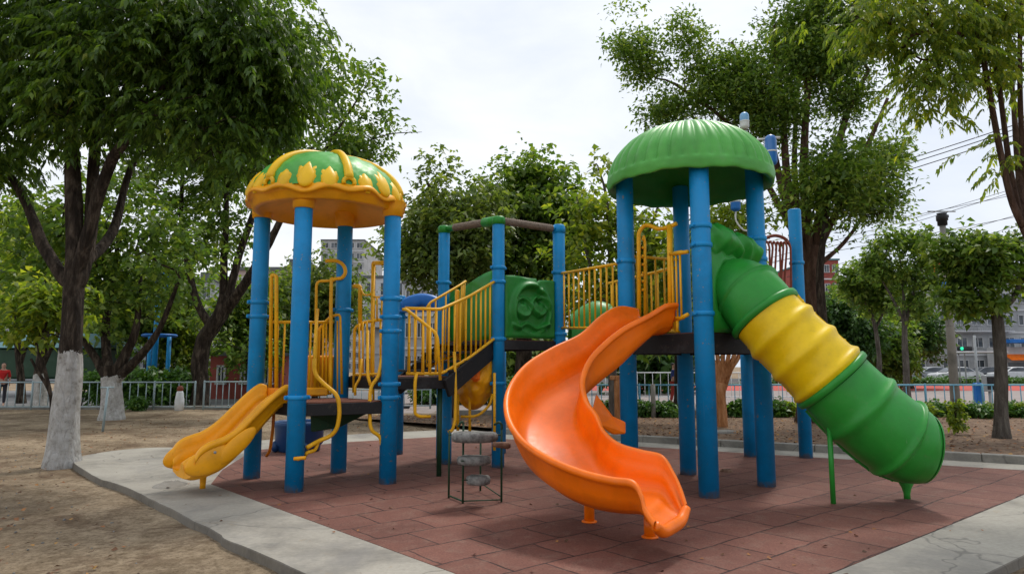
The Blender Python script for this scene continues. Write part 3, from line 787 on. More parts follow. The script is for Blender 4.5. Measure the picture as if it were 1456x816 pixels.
# blue arched panel between the outer post and the stairs
m = MB(); rows = []
for i in range(21):
    t = i / 20; x = -1.92 + .72 * t; top = 2.62 + .13 * math.sin(math.pi * t) ** .7; low = 2.43 + .10 * (gs(t - .5, .2))
    rows.append([P3(x, 11.84, low), P3(x, 11.80, low), P3(x, 11.74, low + .05), P3(x, 11.74, top - .05), P3(x, 11.80, top), P3(x, 11.9, top), P3(x, 11.92, low)])
m.grid(rows, closed=True); m.f.append([0, 1, 2, 3, 4, 5, 6]); m.sm.append(False); m.mi.append(0); k = 20 * 7; m.f.append([k + i for i in range(6, -1, -1)]); m.sm.append(False); m.mi.append(0)
m.build('arched_panel', M['bluep'], PS)
m = MB(); m.tube([P3(-1.96, 11.8, 2.44), P3(-1.1, 11.4, 2.44)], .03, 10); m.build('crossbar', M['bluep'], PS)

# ---- bridge between middle and right tower
a, b = inset(B[2], C[0], .1)
railing(a, b, zat(466, 10.9), zat(466, 9.1), zat(388, 10.9), zat(374, 9.1), 11)
off = P3(.85, .62)
a2, b2 = a + off, b + off
railing(a2, b2, ZB + .1, ZB + .1, ZB + 1.0, ZB + 1.0, 11)
m = MB(); n = 9
for i in range(n):
    t0, t1 = i / n + .008, (i + 1) / n - .008; z = ZB - .09 * math.sin(math.pi * (i + .5) / n) * .3
    p, q = a.lerp(b, t0), a.lerp(b, t1); m.prism([(p.x, p.y), (q.x, q.y), (q.x + off.x, q.y + off.y), (p.x + off.x, p.y + off.y)], z - .05, z)
m.build('bridge_deck', M['deck'], PS)
m = MB(); m.bar(zr(a, ZB - .1), zr(b, ZB - .1), .05, .11, .006); m.bar(zr(a2, ZB - .1), zr(b2, ZB - .1), .05, .11, .006); m.build('bridge_beam', M['black'], PS)
# green slide hood seen behind the bridge
def hood():
    m = MB(); c = zz(845, 452, 11.6); rows = []
    for i in range(13):
        t = i / 12; w = .36 * math.sin(math.pi * (.1 + .8 * t)) ; x = c.x - .42 + .95 * t
        rows.append([P3(x, c.y + .4 * math.cos(q), 1.96 + (.28 + w) * math.sin(q) + 0 * q) for q in np.linspace(0, math.pi, 12)])
    m.grid(rows); m.grid([[p + P3(0, 0, -.03) for p in r][::-1] for r in rows]); return m.build('slide_hood', M['green'], PS)
hood()

# ---- right tower guard bars
a, b = inset(C[0], C[3], .12); railing(a, b, ZB + .08, ZB + .08, zat(368, 9.3), zat(368, 9.6), 5)
Yg = 8.95
hoop = [at(909, 470, 8.8), at(908, 330, 8.8), at(916, 320, 8.8), at(926, 321, 8.7), at(936, 326, 8.6), at(948, 324, 8.5), at(962, 318, 8.4)]
g2 = bent(hoop, .027, 'entry_hoop', rad=.08)
bent([at(917, 468, 8.85), at(917, 345, 8.85), at(915, 335, 8.82)], .02, 'climbing_bar', parent=g2)
for y in (340, 352, 364, 376, 388, 400, 412): m = MB(); m.ell(at(914, y, 8.83), (.02, .02, .02), 8, 6); m.build('rivet', M['yrail'], g2)
bent([at(954, 445, 8.45), at(952, 320, 8.45)], .036, 'entry_bar')
railing(at(955, 445, 8.42), at(972, 445, 8.2), at(0, 452, 8.4).z, at(0, 452, 8.2).z, at(960, 361, 8.4).z, at(975, 358, 8.2).z, 3)
bent([at(957, 361, 8.35), at(978, 358, 8.1)], .024, 'handrail'); bent([at(961, 456, 8.35), at(978, 447, 8.1)], .024, 'bottom_rail')
bent([at(963, 472, 8.3), at(963, 456, 8.3)], .02, 'leg')
# brown climber with curved bars on the far side
Yc = 11.5
base = D1.lerp(D2, .5)
ro = bent([at(1127, 440, Yc), at(1126, 352, Yc), at(1116, 338, Yc), at(1100, 334, Yc), at(1086, 340, Yc), at(1080, 354, Yc), at(1080, 440, Yc)], .028, 'arched_climber', 'browns', rad=.15)
for i, x in enumerate((1086, 1091, 1096, 1101, 1106, 1111, 1116, 1121)):
    bent([at(x - 3, 352 - 6 * math.sin(i), Yc - .15), at(x - 1, 342, Yc - .22), at(x + 3, 350, Yc - .25), at(x + 1 + 3 * math.sin(i * 2), 400, Yc - .2), at(x + 3, 450, Yc - .1)], .017, 'climbing_bar', 'browns', rad=.1, parent=ro)

# ---- generic U-shaped chute
def chute(L, Rr, H, name, mat, lanes=1, th=.035, lip=.034, flare=0.0, k=7, floor=.62):
    Lp, Rp = cr(L, k), cr(Rr, k); Hs = cr([(h, 0, 0) for h in H], k) if hasattr(H, '__len__') else [Vector((H, 0, 0))] * len(Lp)
    rows = []
    for a, b, h in zip(Lp, Rp, Hs):
        h = h.x; c = (a + b) / 2; w = (b - a).length / 2; x = (b - a) / (2 * w); up = Vector((0, 0, 1)); up = (up - x * up.dot(x)).normalized()
        sec = []
        def lipc(sgn):
            return [(sgn * (w + lip * math.cos(q) * 1.0), lip * math.sin(q)) for q in np.linspace(-1.2, math.pi * .95, 8)]
        # right lip (outside to inside), inner wall, bed, inner wall, left lip, outer shell back
        R_ = [(w + lip * math.cos(q), lip * math.sin(q)) for q in np.linspace(-1.3, math.pi * .9, 9)]
        f = floor * w
        inner = [(w - lip * .9, -.06), (w - .055, -h * .35), (w - .09, -h * .62), (f + (w - f) * .45, -h * .88), (f * .9, -h * .975)]
        if lanes == 2:
            mid = [(f * .55, -h), (.12, -h * .97), (.075, -h * .8), (.045, -h * .42), (.0, -h * .36)]
        else:
            mid = [(f * .5, -h * 1.0), (0, -h * 1.01)]
        half = R_ + inner + mid
        left = [(-p, q) for p, q in half[::-1][1:]]
        outer = [(-(w - .02), -.07), (-(w - .03), -h * .5), (-(w - .07), -h * .8), (-(f * 1.02), -h - th * .6), (-f * .5, -h - th * 1.6), (0, -h - th * 1.8)]
        outer = outer + [(-p, q) for p, q in outer[::-1][1:]]
        sec = half + left + outer
        rows.append([c + x * p + up * q for p, q in sec])
    m = MB(); m.grid(rows, closed=True); n = len(rows[0])
    # end caps as strips between top line and outer line
    nh = len(rows[0]) - 11
    for ri, fl in ((0, False), (len(rows) - 1, True)):
        b = ri * n; ins = list(range(7, nh - 7)); out = list(range(n - 1, nh - 1, -1))
        # match by parameter
        a_, o_ = 0, 0
        while a_ < len(ins) - 1 or o_ < len(out) - 1:
            if o_ == len(out) - 1 or (a_ < len(ins) - 1 and a_ / (len(ins) - 1) <= o_ / (len(out) - 1)):
                tri = [b + ins[a_], b + ins[a_ + 1], b + out[o_]]; a_ += 1
            else:
                tri = [b + ins[a_], b + out[o_ + 1], b + out[o_]]; o_ += 1
            m.f.append(tri if fl else tri[::-1]); m.sm.append(False); m.mi.append(0)
    return m.build(name, M[mat], PS)
# orange spiral slide; left rim = outer, right rim = inner
SO = [at(906, 442, 8.75), at(880, 439, 8.6), at(855, 452, 8.4), at(826, 478, 8.15), at(785, 498, 7.85), at(748, 522, 7.55), at(724, 556, 7.2), at(722, 592, 6.8), at(741, 626, 6.4), at(778, 652, 6.05), at(825, 672, 5.8), at(868, 683, 5.62), at(900, 688, 5.5), at(912, 706, 5.42), at(918, 727, 5.36), at(932, 747, 5.3)]
SI = [at(962, 434, 8.3), at(946, 436, 8.2), at(922, 450, 8.12), at(888, 468, 8.0), at(860, 490, 7.8), at(838, 515, 7.6), at(828, 545, 7.35), at(834, 573, 7.12), at(848, 593, 6.9), at(858, 615, 6.7), at(880, 634, 6.5), at(912, 644, 6.32), at(942, 652, 6.15), at(958, 676, 6.0), at(968, 698, 5.88), at(976, 722, 5.78)]
HH = [.28, .30, .34, .38, .40, .40, .40, .39, .38, .36, .33, .30, .27, .22, .15, .08]
sl_ = chute(SO, SI, HH, 'spiral_slide', 'orange', k=7, floor=.6)
sl_['label'] = 'wavy orange chute curling down towards the front'
Ls_, Rs_ = SO[-1], SI[-1]; ml = MB(); md = (Ls_ + Rs_) / 2; fw = ((SO[-1] - SO[-3]) + (SI[-1] - SI[-3])).normalized()
ml.tube(cr([Ls_ + P3(0, 0, .0), Ls_.lerp(Rs_, .2) + P3(0, 0, -.07), md + P3(0, 0, -.08), Ls_.lerp(Rs_, .8) + P3(0, 0, -.07), Rs_], 6), [.036 + .016 * math.sin(math.pi * i / 24) for i in range(25)], 16)
ml.build('end_lip', M['orange'], sl_)
for px, py, zt in ((838, 742, .36), (924, 764, .20)):
    p = gr(px, py); m = MB(); m.tube([p, zr(p, zt)], .05, 18); m.lathe([(.052, .0), (.075, .004), (.075, .014), (.052, .02)], p, 18); m.build('leg', M['orange'], sl_)
# moulded seam beneath the outer rim
so_ = cr(SO, 7)
# rear orange wing, joined under the slide's inner wall
m = MB(); q = [at(848, 560, 7.75), at(872, 592, 7.9), at(890, 600, 7.95), at(890, 617, 7.95), at(872, 618, 7.85), at(852, 605, 7.7), at(842, 585, 7.6)]
m.add(q + [p + P3(.0, .06, 0) for p in q], [tuple(range(7)), tuple(range(7, 14))[::-1]] + [(i, 7 + i, 7 + (i + 1) % 7, (i + 1) % 7) for i in range(7)], False)
m.build('stiffener', M['orange'], sl_, bevel=.02)

# yellow double slide
dS = (P3(-4.10, 7.98) - P3(-3.05, 8.92)).normalized(); sd = P3(-.67, .74).normalized()
cs = [P3(-3.03, 8.94)]; 
prof = [(0, 1.20, .20), (.09, 1.215, .21), (.24, 1.11, .25), (.42, .94, .28), (.62, .75, .31), (.78, .645, .33), (.90, .605, .34), (1.00, .57, .33), (1.08, .51, .27), (1.13, .43, .17)]
L1 = [zr(cs[0] + dS * s + sd * (.40 + .06 * max(0, s - .8)), z) for s, z, h in prof]; L2 = [zr(cs[0] + dS * s - sd * (.40 + .06 * max(0, s - .8)), z) for s, z, h in prof]
ys = chute(L2, L1, [h for s, z, h in prof], 'double_slide', 'amber', lanes=2, k=6, lip=.05, floor=.75)
ys['label'] = 'short yellow-orange slide with two lanes and a bulbous end'
for sgn in (-1, 1):
    m = MB(); c = cs[0] + dS * .94 + sd * .44 * sgn
    rot = Matrix.Rotation(math.atan2(dS.y, dS.x), 3, 'Z') @ Matrix.Rotation(.35, 3, 'Y')
    m.ell(zr(c - sd * .03 * sgn, .43), (.30, .055, .15), 20, 14, rot)
    m.ell(zr(c - dS * .27, .57), (.30, .035, .10), 18, 12, Matrix.Rotation(math.atan2(dS.y, dS.x), 3, 'Z') @ Matrix.Rotation(.72, 3, 'Y'))
    m.build('moulded_cheek', M['amber'], ys)
p = gr(288, 694); m = MB(); m.tube([zr(p, 0), zr(p, .05), zr(p, .16), zr(p, .34)], [.035, .035, .042, .10], 14); m.build('leg', M['amber'], ys)
for sgn in (-1, 1):
    m = MB(); c = zr(cs[0] + dS * 1.08 - sd * (.5) + sd * 0, .50 if sgn > 0 else .5)
for s_, z_ in ((1.02, .5), (1.06, .5)): pass
m = MB(); c = cs[0] + dS * .93 - sd * .49; m.cyl(zr(c, .52), zr(c - sd * .012, .52), .016, 10); m.build('bolt', M['steel'], ys)
m = MB(); m.bar(zr(cs[0] - sd * .42 - dS * .03, 1.08), zr(cs[0] + sd * .42 - dS * .03, 1.08), .05, .26, .02); m.build('slide_lip', M['orange2'], ys)

# ---- tube slide
TP = [(P3(2.73, 8.44, 2.40), .41), (P3(2.81, 8.32, 2.39), .415), (P3(2.90, 8.18, 2.28), .41), (P3(3.06, 8.05, 2.02), .405), (P3(3.32, 7.93, 1.70), .41), (P3(3.60, 7.82, 1.37), .425), (P3(3.88, 7.74, 1.04), .44), (P3(4.13, 7.68, .80), .445), (P3(4.30, 7.66, .68), .435), (P3(4.44, 7.65, .62), .41), (P3(4.53, 7.645, .60), .36)]
pts = cr([tuple(p) + () for p, r in TP], 10); rad = [v[0] for v in [(q.x,) for q in cr([(r, 0, 0) for p, r in TP], 10)]]
def pxof(p):
    v = p - Vector((0, 0, CAMZ)); return 728 + F * v.x / (v.y * _ct + v.z * _st)
I1 = min(range(12, 60), key=lambda i: abs(pxof(pts[i]) - 1086)); I2 = min(range(20, 90), key=lambda i: abs(pxof(pts[i]) - 1182)); IE = len(pts) - 1
def seg(i0, i1, ribs, mat, name, parent=None, inner=True):
    m = MB(); P_ = []; R_ = []
    for i in range(i0, i1 + 1):
        for s in range(3):
            if i == i1 and s: break
            t = i + s / 3; j = min(int(t), len(pts) - 2); f = t - j
            P_.append(pts[j].lerp(pts[j + 1], f)); r = rad[j] + (rad[j + 1] - rad[j]) * f
            r += sum(.042 * gs(t - c, w) for c, w in ribs); R_.append(r)
    m.tube(P_, R_, 56, cap=False)
    m.tube(P_, [min(r, rad[min(i0 + k // 3, len(rad) - 1)]) - .022 for k, r in enumerate(R_)], 40, cap=False, inside=True)
    return m.build(name, M[mat], parent or PS)
tb = seg(0, I1, [(17, .01)], 'green', 'tube_slide'); tb['label'] = 'closed tube slide in green and yellow sections'
W_ = (I2 - I1); seg(I1 + 1, I2, [(I1 + W_ * .30, 1.4), (I1 + W_ * .62, 1.5), (I1 + W_ * .92, 1.0)], 'yellow', 'yellow_section', tb)
W_ = (IE - I2); seg(I2 + 1, IE, [(I2 + W_ * .2, 1.5), (I2 + W_ * .52, 1.5)], 'green', 'lower_section', tb)
def flange(i, name='flange', mat='green', e=.045):
    t = (pts[i + 1] - pts[i - 1]).normalized(); m = MB()
    m.tube([pts[i] - t * .045, pts[i] - t * .03, pts[i], pts[i] + t * .03, pts[i] + t * .045], [rad[i] + .005, rad[i] + e * .9, rad[i] + e, rad[i] + e * .9, rad[i] + .005], 56, cap=False); m.build(name, M[mat], tb)
flange(I1); flange(I2)
# end ring closing the wall thickness
i = IE; t = (pts[i] - pts[i - 1]).normalized(); m = MB(); m.tube([pts[i] - t * .01, pts[i] + t * .005, pts[i] + t * .005, pts[i] - t * .02], [rad[i] + .02, rad[i] + .018, rad[i] - .02, rad[i] - .03], 48, cap=False); m.build('end_rim', M['green'], tb)
# lengthwise seams with bolts
for nm, i0, i1, mat in (('seam', I1 + 1, I2, 'yellow'), ('seam', I2 + 2, IE - 2, 'green')):
    for up in (1, -1):
        rows = []; m = MB()
        for i in range(i0, i1):
            t = (pts[i + 1] - pts[i - 1]).normalized(); side = Vector((0, 0, 1)).cross(t).normalized(); u = t.cross(side) * up
            u = (u * .98 + side * .35).normalized(); w = t.cross(u); r = rad[i]
            rows.append([pts[i] + u * (r + dr) + w * dw for dr, dw in ((.0, -.014), (.042, -.012), (.042, .012), (.0, .014))])
        m.grid(rows, smooth=False)
        for i in range(i0 + 3, i1 - 2, 5):
            k = i - i0; c = (rows[k][1] + rows[k][2]) / 2; m.ell(c - (rows[k][1] - rows[k][0]) * .2, (.02, .02, .02), 8, 6)
        m.build('seam', M[mat], tb)
p = gr(1290, 709); m = MB(); m.tube([p, zr(p, .06), zr(p, .12), zr(p, .3)], [.035, .035, .05, .14], 16); m.build('leg', M['green'], tb)
p = gr(1185, 716); m = MB(); m.tube([p, zr(p, .85)], .028, 14); m.build('support_pole', M['green'], tb)
# entry panel of the tube with puffed leafy crest
pa, pb = C[1].lerp(C[2], .06), C[1].lerp(C[2], .92)
def crest(u, v):
    h = 0
    if v > .72:
        k = (v - .72) / .28
        h += .11 * math.sin(math.pi * min(1, k * 1.0)) ** .8 * min(1, u / .18) 
        h += (.03 * math.sin(u * 17 + 4 * k + 2 * math.sin(u * 9)) + .05 * noise.noise(Vector((u * 9, v * 7, 5)))) * math.sin(math.pi * k)
    h += .05 * gs(math.hypot((u - .5) / .44, (v - .36) / .36) - 1, .16) * (v < .72)
    return h
o = panel(pa, pb, ZB + .0, zat(326, 8.4), crest, 'green', 70, 70, .08, top=lambda u: .04 * math.sin(u * 5 + 1) + .025 * math.sin(u * 31) - .10 * max(0, u - .75) * 3, name='entry_panel')
# drainage cap set in the rubber near the right tower
# ------------------------------------------------------------------ loose things near the structure
# stepping stand
st = thing('stepping_stand', gr(683, 712), 'green framed stepping stand carrying three grey stone steps', 'climbing stand')
base = [gr(638, 708), gr(658, 716), gr(713, 714), gr(683, 698)]
tops = [(638, 612), (655, 603), (712, 604), (684, 616)]
tp = []
for p, (x, y) in zip(base, tops):
    m = MB(); t = at(x, y, p.y); q = Vector((p.x, p.y, t.z))
    m.tube([p, q], .012, 8); m.build('upright', M['dgreen'], st); tp.append(q)
m = MB(); m.tube([p + P3(0, 0, .03) for p in (base[0], base[1])], .01, 8); m.tube([base[1] + P3(0, 0, .03), base[2] + P3(0, 0, .03)], .007, 8); m.tube([base[3] + P3(0, 0, .1), base[2] + P3(0, 0, .06)], .007, 8); m.build('base_ring', M['dgreen'], st)
m = MB(); m.tube(cr([tp[1] + P3(-.06, 0, -.03), tp[1] + P3(-.02, 0, .03), tp[1]], 4), .012, 8); m.tube(cr([tp[2] + P3(-.08, .05, 0), tp[2] + P3(-.03, 0, .03), tp[2], tp[2] + P3(0, 0, -.05)], 4), .014, 8); m.build('top_bend', M['dgreen'], st)
def stone(px0, px1, py, th, Y):
    c = at((px0 + px1) / 2, py, Y); rx = (px1 - px0) / 2 / F * Y; m = MB(); rows = []
    for i, (k, z) in enumerate(((0.02, -.5), (.8, -.5), (.95, -.38), (1, -.1), (.99, .2), (.92, .42), (.8, .5), (.02, .52))):
        row = []
        for j in range(28):
            a = 2 * math.pi * j / 28; w = 1 + .06 * noise.noise(Vector((math.cos(a) * 2, math.sin(a) * 2, px0)))
            row.append(c + Vector((rx * k * w * math.cos(a), min(rx * .8, .16) * k * w * math.sin(a), th * z + .008 * noise.noise(Vector((math.cos(a) * 3, math.sin(a) * 3, z * 3))))))
        rows.append(row)
    m.grid(rows, closed=True); m.build('stone_step', M['stone'], st)
stone(642, 708, 621, .105, 7.6); stone(650, 698, 654, .09, 7.6); stone(663, 697, 682, .095, 7.6)
m = MB(); m.tube([at(638, 618, 7.7), at(712, 618, 7.6)], .008, 8); m.tube([at(656, 655, 7.42), at(684, 655, 7.9)], .006, 8); m.tube([at(657, 682, 7.42), at(684, 682, 7.9)], .006, 8); m.build('crossbar', M['dgreen'], st)
m = MB(); m.tube([at(700, 631, 7.5), at(706, 632, 7.5), at(722, 633, 7.5), at(726, 633, 7.5)], [.026, .03, .04, .025], 14); m.build('end_knob', M['brass'], st)
# blue tub beneath the left deck
p = gr(425, 641); tub = thing('play_tub', p, 'blue plastic tub, its colour darkened as shade, sitting beneath the left tower deck', 'tub')
m = MB(); m.lathe([(.30, .0), (.36, .02), (.37, .10), (.41, .14), (.42, .42), (.45, .46), (.45, .52), (.41, .53), (.38, .5), (.36, .1), (.0, .08)], p, 40, lambda i, a, r, z: (r * (1 + .0), z)); m.build('tub_body', M['blue_shade'], tub)
for a in (3.6, 5.2):
    m = MB(); d = Vector((math.cos(a), math.sin(a), 0)); m.ell(p + d * .4 + P3(0, 0, .1), (.08, .08, .1), 10, 8); m.build('foot', M['blue_shade'], tub)
# drain plate
p = gr(1033, 670, .004); dr = MB(); dr.lathe([(.001, .02), (.07, .022), (.085, .012), (.09, .0)], p, 20); dr.box(p + P3(-.02, 0, .026), (.09, .05, .02), .4, .005); dr.box(p + P3(.05, .02, .024), (.04, .05, .016), .9, .004)
tag(recenter(dr.build('drain_plate', M['brass']), p), 'small rusty drain plate in the rubber floor beneath the right tower', 'drain plate')
# cement blob at the foot of the slide
p = gr(242, 690); bl = MB(); rows = []
for i in range(9):
    k = i / 8; rows.append([Vector((p.x + .20 * k * math.cos(a) * (1 + .25 * noise.noise(Vector((math.cos(a), math.sin(a), 4)))), p.y + .26 * k * math.sin(a), .05 * (1 - k * k) * (1 + .6 * noise.noise(Vector((k * 5 * math.cos(a), k * 5 * math.sin(a), 1)))) + (.0 if i < 8 else -.01))) for a in np.linspace(0, 2 * math.pi, 24, endpoint=False)])
bl.grid(rows, closed=True); tag(recenter(bl.build('mortar_heap', M['kerb']), p), 'rough hardened heap of mortar on the concrete by the yellow slide end', 'mortar heap')

# multi-head lamp behind the right dome
lp = P3(at(1069, 400, 10.9).x, 10.9, 0); lamp = thing('lamp_post', lp, 'slim lamp post with three blue and white capsule lamps behind the right tower', 'lamp post')
ztop_ = at(1060, 186, 10.9).z
m = MB(); m.tube([lp, zr(lp, ztop_)], [.04, .03], 12); m.build('pole', M['steel'], lamp)
M['glassb'] = plastic('blue_lamp_cover', (.06, .2, .55), .12, .1, .05)
def capsule(px, py0, py1, w, lo, hi, Y=10.9):
    t = at(px, py0, Y); b = at(px, py1, Y); r = w / 2 / F * Y; h = t.z - b.z
    n = 10; prof = [(r * math.sin(q), t.z - r * .9 + r * .9 * math.cos(q)) for q in np.linspace(0.02, math.pi / 2, n)]
    prof2 = [(r, b.z + r * .7)] + [(r * math.cos(q), b.z + r * .7 - r * .7 * math.sin(q)) for q in np.linspace(0.1, math.pi / 2 - .02, n)]
    mid = b.z + h * .45
    c = P3(t.x, Y)
    m = MB(); m.lathe(prof2[::-1] + [(r, mid)], c, 20); o = m.build('lamp_head', M[lo], lamp)
    m = MB(); m.lathe([(r, mid)] + prof[::-1], c, 20); m.build('lamp_cover', M[hi], o)
    m = MB(); m.lathe([(r + .001, mid - .012), (r + .008, mid), (r + .001, mid + .012)], c, 20); m.build('band', M['white'], o)
    return c, t.z, b.z
c, z1, z0 = capsule(1058, 160, 184, 13, 'white', 'bluepale'); m = MB(); m.tube([zr(lp, ztop_ - .05), zr(c, z0)], .02, 8); m.build('arm', M['brass'], lamp)
c, z1, z0 = capsule(1095, 192, 236, 17, 'bluep', 'glassb'); m = MB(); m.tube([zr(lp, z1 - .1), zr(c, z1 - .06)], .018, 8); m.tube([zr(c, z1 - .04), zr(c, z1 - .04) + P3(.16, 0, -.01)], .022, 8); m.build('arm', M['white'], lamp)
c, z1, z0 = capsule(1045, 270, 301, 14, 'bluep', 'bluepale'); m = MB(); m.tube(cr([zr(c, z0), zr(c, z0 - .15), zr(c.lerp(lp, .5), z0 - .3), zr(lp, z0 - .32)], 5), .014, 8); m.build('arm', M['white'], lamp)
# ------------------------------------------------------------------ trees
def bark_mat(name, cols, wash=None, scale=9):
    m, nt, b = newmat(name); co = objco(nt)
    mp = node(nt, 'ShaderNodeMapping'); mp.inputs['Scale'].default_value = (1, 1, .22); nt.links.new(co, mp.inputs[0])
    n1 = noise_(nt, scale, 8, .72, mp.outputs[0], .3); r1 = ramp(nt, cols); nt.links.new(n1, r1.inputs[0])
    c = r1.outputs[0]
    v = node(nt, 'ShaderNodeTexVoronoi', feature='DISTANCE_TO_EDGE'); v.inputs['Scale'].default_value = scale * 1.3; nt.links.new(mp.outputs[0], v.inputs['Vector'])
    if wash:
        sp = node(nt, 'ShaderNodeSeparateXYZ'); nt.links.new(co, sp.inputs[0])
        e = math_(nt, 'ADD', sp.outputs[2], math_(nt, 'MULTIPLY', math_(nt, 'SUBTRACT', noise_(nt, 5, 5, .7, co), .5), .45))
        hi = math_(nt, 'LESS_THAN', e, wash)
        lo = math_(nt, 'GREATER_THAN', e, -.25)
        k = math_(nt, 'MULTIPLY', hi, lo)
        chip = noise_(nt, 6, 8, .8, co, .8); rc_ = ramp(nt, [(.26, (.0,) * 3), (.33, (1,) * 3)]); nt.links.new(chip, rc_.inputs[0])
        k = math_(nt, 'MULTIPLY', k, rc_.outputs[0])
        n4 = noise_(nt, 7, 8, .7, co); r4 = ramp(nt, [(.3, (.22, .20, .17)), (.46, (.48, .46, .43)), (.7, (.66, .655, .64))]); nt.links.new(n4, r4.inputs[0])
        r6 = ramp(nt, [(.0, (.35,) * 3), (.035, (1,) * 3)]); nt.links.new(v.outputs[0], r6.inputs[0])
        c = mixc(nt, k, c, mixc(nt, .35, r4.outputs[0], r6.outputs[0], 'MULTIPLY'))
    nt.links.new(c, b.inputs['Base Color']); b.inputs['Roughness'].default_value = .92; b.inputs['Specular IOR Level'].default_value = .2
    h = math_(nt, 'ADD', n1, math_(nt, 'MULTIPLY', v.outputs[0], .6)); bump(nt, b, h, 1.0, .11)
    return m
BK = [(.34, (.012, .008, .006)), (.5, (.040, .029, .021)), (.62, (.105, .08, .06)), (.74, (.19, .16, .125))]
M['bark'] = bark_mat('dark_bark', BK)
M['bark_w'] = bark_mat('whitewashed_bark', BK, 1.78)
M['bark_w2'] = bark_mat('whitewashed_bark_low', BK, 1.25)
M['bark_r'] = bark_mat('red_brown_bark', [(.3, (.035, .018, .012)), (.5, (.09, .05, .034)), (.7, (.18, .11, .08))])
M['bark_g'] = bark_mat('grey_bark', [(.3, (.05, .042, .034)), (.5, (.11, .095, .08)), (.7, (.2, .18, .15))])
M['bark_o'] = bark_mat('pale_orange_bark', [(.3, (.22, .085, .03)), (.5, (.42, .18, .07)), (.7, (.58, .3, .15))])
def leafmat(name, cols, trans=.5, rough=.45):
    m, nt, b = newmat(name); g_ = nt.nodes.new('ShaderNodeNewGeometry'); r = ramp(nt, cols)
    co = objco(nt); n1 = noise_(nt, .9, 3, .6, co)
    x = math_(nt, 'ADD', math_(nt, 'MULTIPLY', g_.outputs['Random Per Island'], .62), math_(nt, 'MULTIPLY', math_(nt, 'SUBTRACT', n1, .28), .85))
    nt.links.new(x, r.inputs[0]); nt.links.new(r.outputs[0], b.inputs['Base Color'])
    b.inputs['Roughness'].default_value = rough; b.inputs['Specular IOR Level'].default_value = .4
    t = nt.nodes.new('ShaderNodeBsdfTranslucent'); c2 = mixc(nt, 1.0, r.outputs[0], (1.5, 1.55, .6), 'MULTIPLY'); nt.links.new(c2, t.inputs[0])
    mx = nt.nodes.new('ShaderNodeMixShader'); mx.inputs[0].default_value = trans
    nt.links.new(b.outputs[0], mx.inputs[1]); nt.links.new(t.outputs[0], mx.inputs[2]); nt.links.new(mx.outputs[0], nt.nodes['Material Output'].inputs[0])
    return m
M['lf_dark'] = leafmat('dark_green_leaves', [(.0, (0.029, 0.060, 0.013)), (.5, (0.070, 0.133, 0.023)), (.85, (0.156, 0.239, 0.037)), (1, (0.332, 0.354, 0.052))])
M['lf_mid'] = leafmat('mid_green_leaves', [(.0, (0.044, 0.088, 0.019)), (.5, (0.110, 0.192, 0.035)), (.85, (0.239, 0.304, 0.058)), (1, (0.405, 0.416, 0.072))])
M['lf_yel'] = leafmat('yellow_green_leaves', [(.0, (0.054, 0.101, 0.017)), (.45, (0.149, 0.223, 0.034)), (.8, (0.324, 0.365, 0.049)), (1, (0.567, 0.486, 0.049))], .55)
M['lf_olive'] = leafmat('olive_leaves', [(.0, (0.053, 0.083, 0.024)), (.5, (0.128, 0.188, 0.047)), (.8, (0.240, 0.285, 0.081)), (1, (0.360, 0.375, 0.135))], .5)
M['lf_deep'] = leafmat('deep_green_leaves', [(.0, (0.020, 0.048, 0.015)), (.5, (0.049, 0.111, 0.031)), (.85, (0.098, 0.187, 0.043)), (1, (0.176, 0.272, 0.054))], .4)
M['lf_hedge'] = leafmat('hedge_leaves', [(.0, (0.023, 0.065, 0.014)), (.5, (0.065, 0.156, 0.029)), (.85, (0.130, 0.247, 0.041)), (1, (0.260, 0.338, 0.059))], .3)

def quads_to_obj(name, Vv, mat, parent, origin):
    n = len(Vv) // 4; me = bpy.data.meshes.new(name)
    me.vertices.add(len(Vv)); me.vertices.foreach_set('co', (Vv - np.array(tuple(origin))).astype(np.float32).ravel())
    me.loops.add(n * 4); me.loops.foreach_set('vertex_index', np.arange(n * 4, dtype=np.int32))
    me.polygons.add(n); me.polygons.foreach_set('loop_start', np.arange(0, n * 4, 4, dtype=np.int32)); me.polygons.foreach_set('loop_total', np.full(n, 4, np.int32))
    me.materials.append(mat); me.update(calc_edges=True)
    o = bpy.data.objects.new(name, me); COL.objects.link(o); o.parent = parent; return o
def norm_(a): return a / (np.linalg.norm(a, axis=-1, keepdims=True) + 1e-9)
def leaf_quads(rng, p, d, L, w, droop=.25):
    n = len(p); r = norm_(rng.normal(size=(n, 3)) * .55 + np.array([0, 0, 1.0])); s = norm_(np.cross(d, r))
    L = L[:, None]; up = np.cross(s, d)
    mid = p + d * L * .45 - up * 0; tip = p + d * L - np.array([0, 0, 1]) * L * droop
    Wd = s * (w[:, None])
    lift = up * w[:, None] * .25
    return np.stack([p, mid + Wd + lift, tip, mid - Wd + lift], 1).reshape(-1, 3)
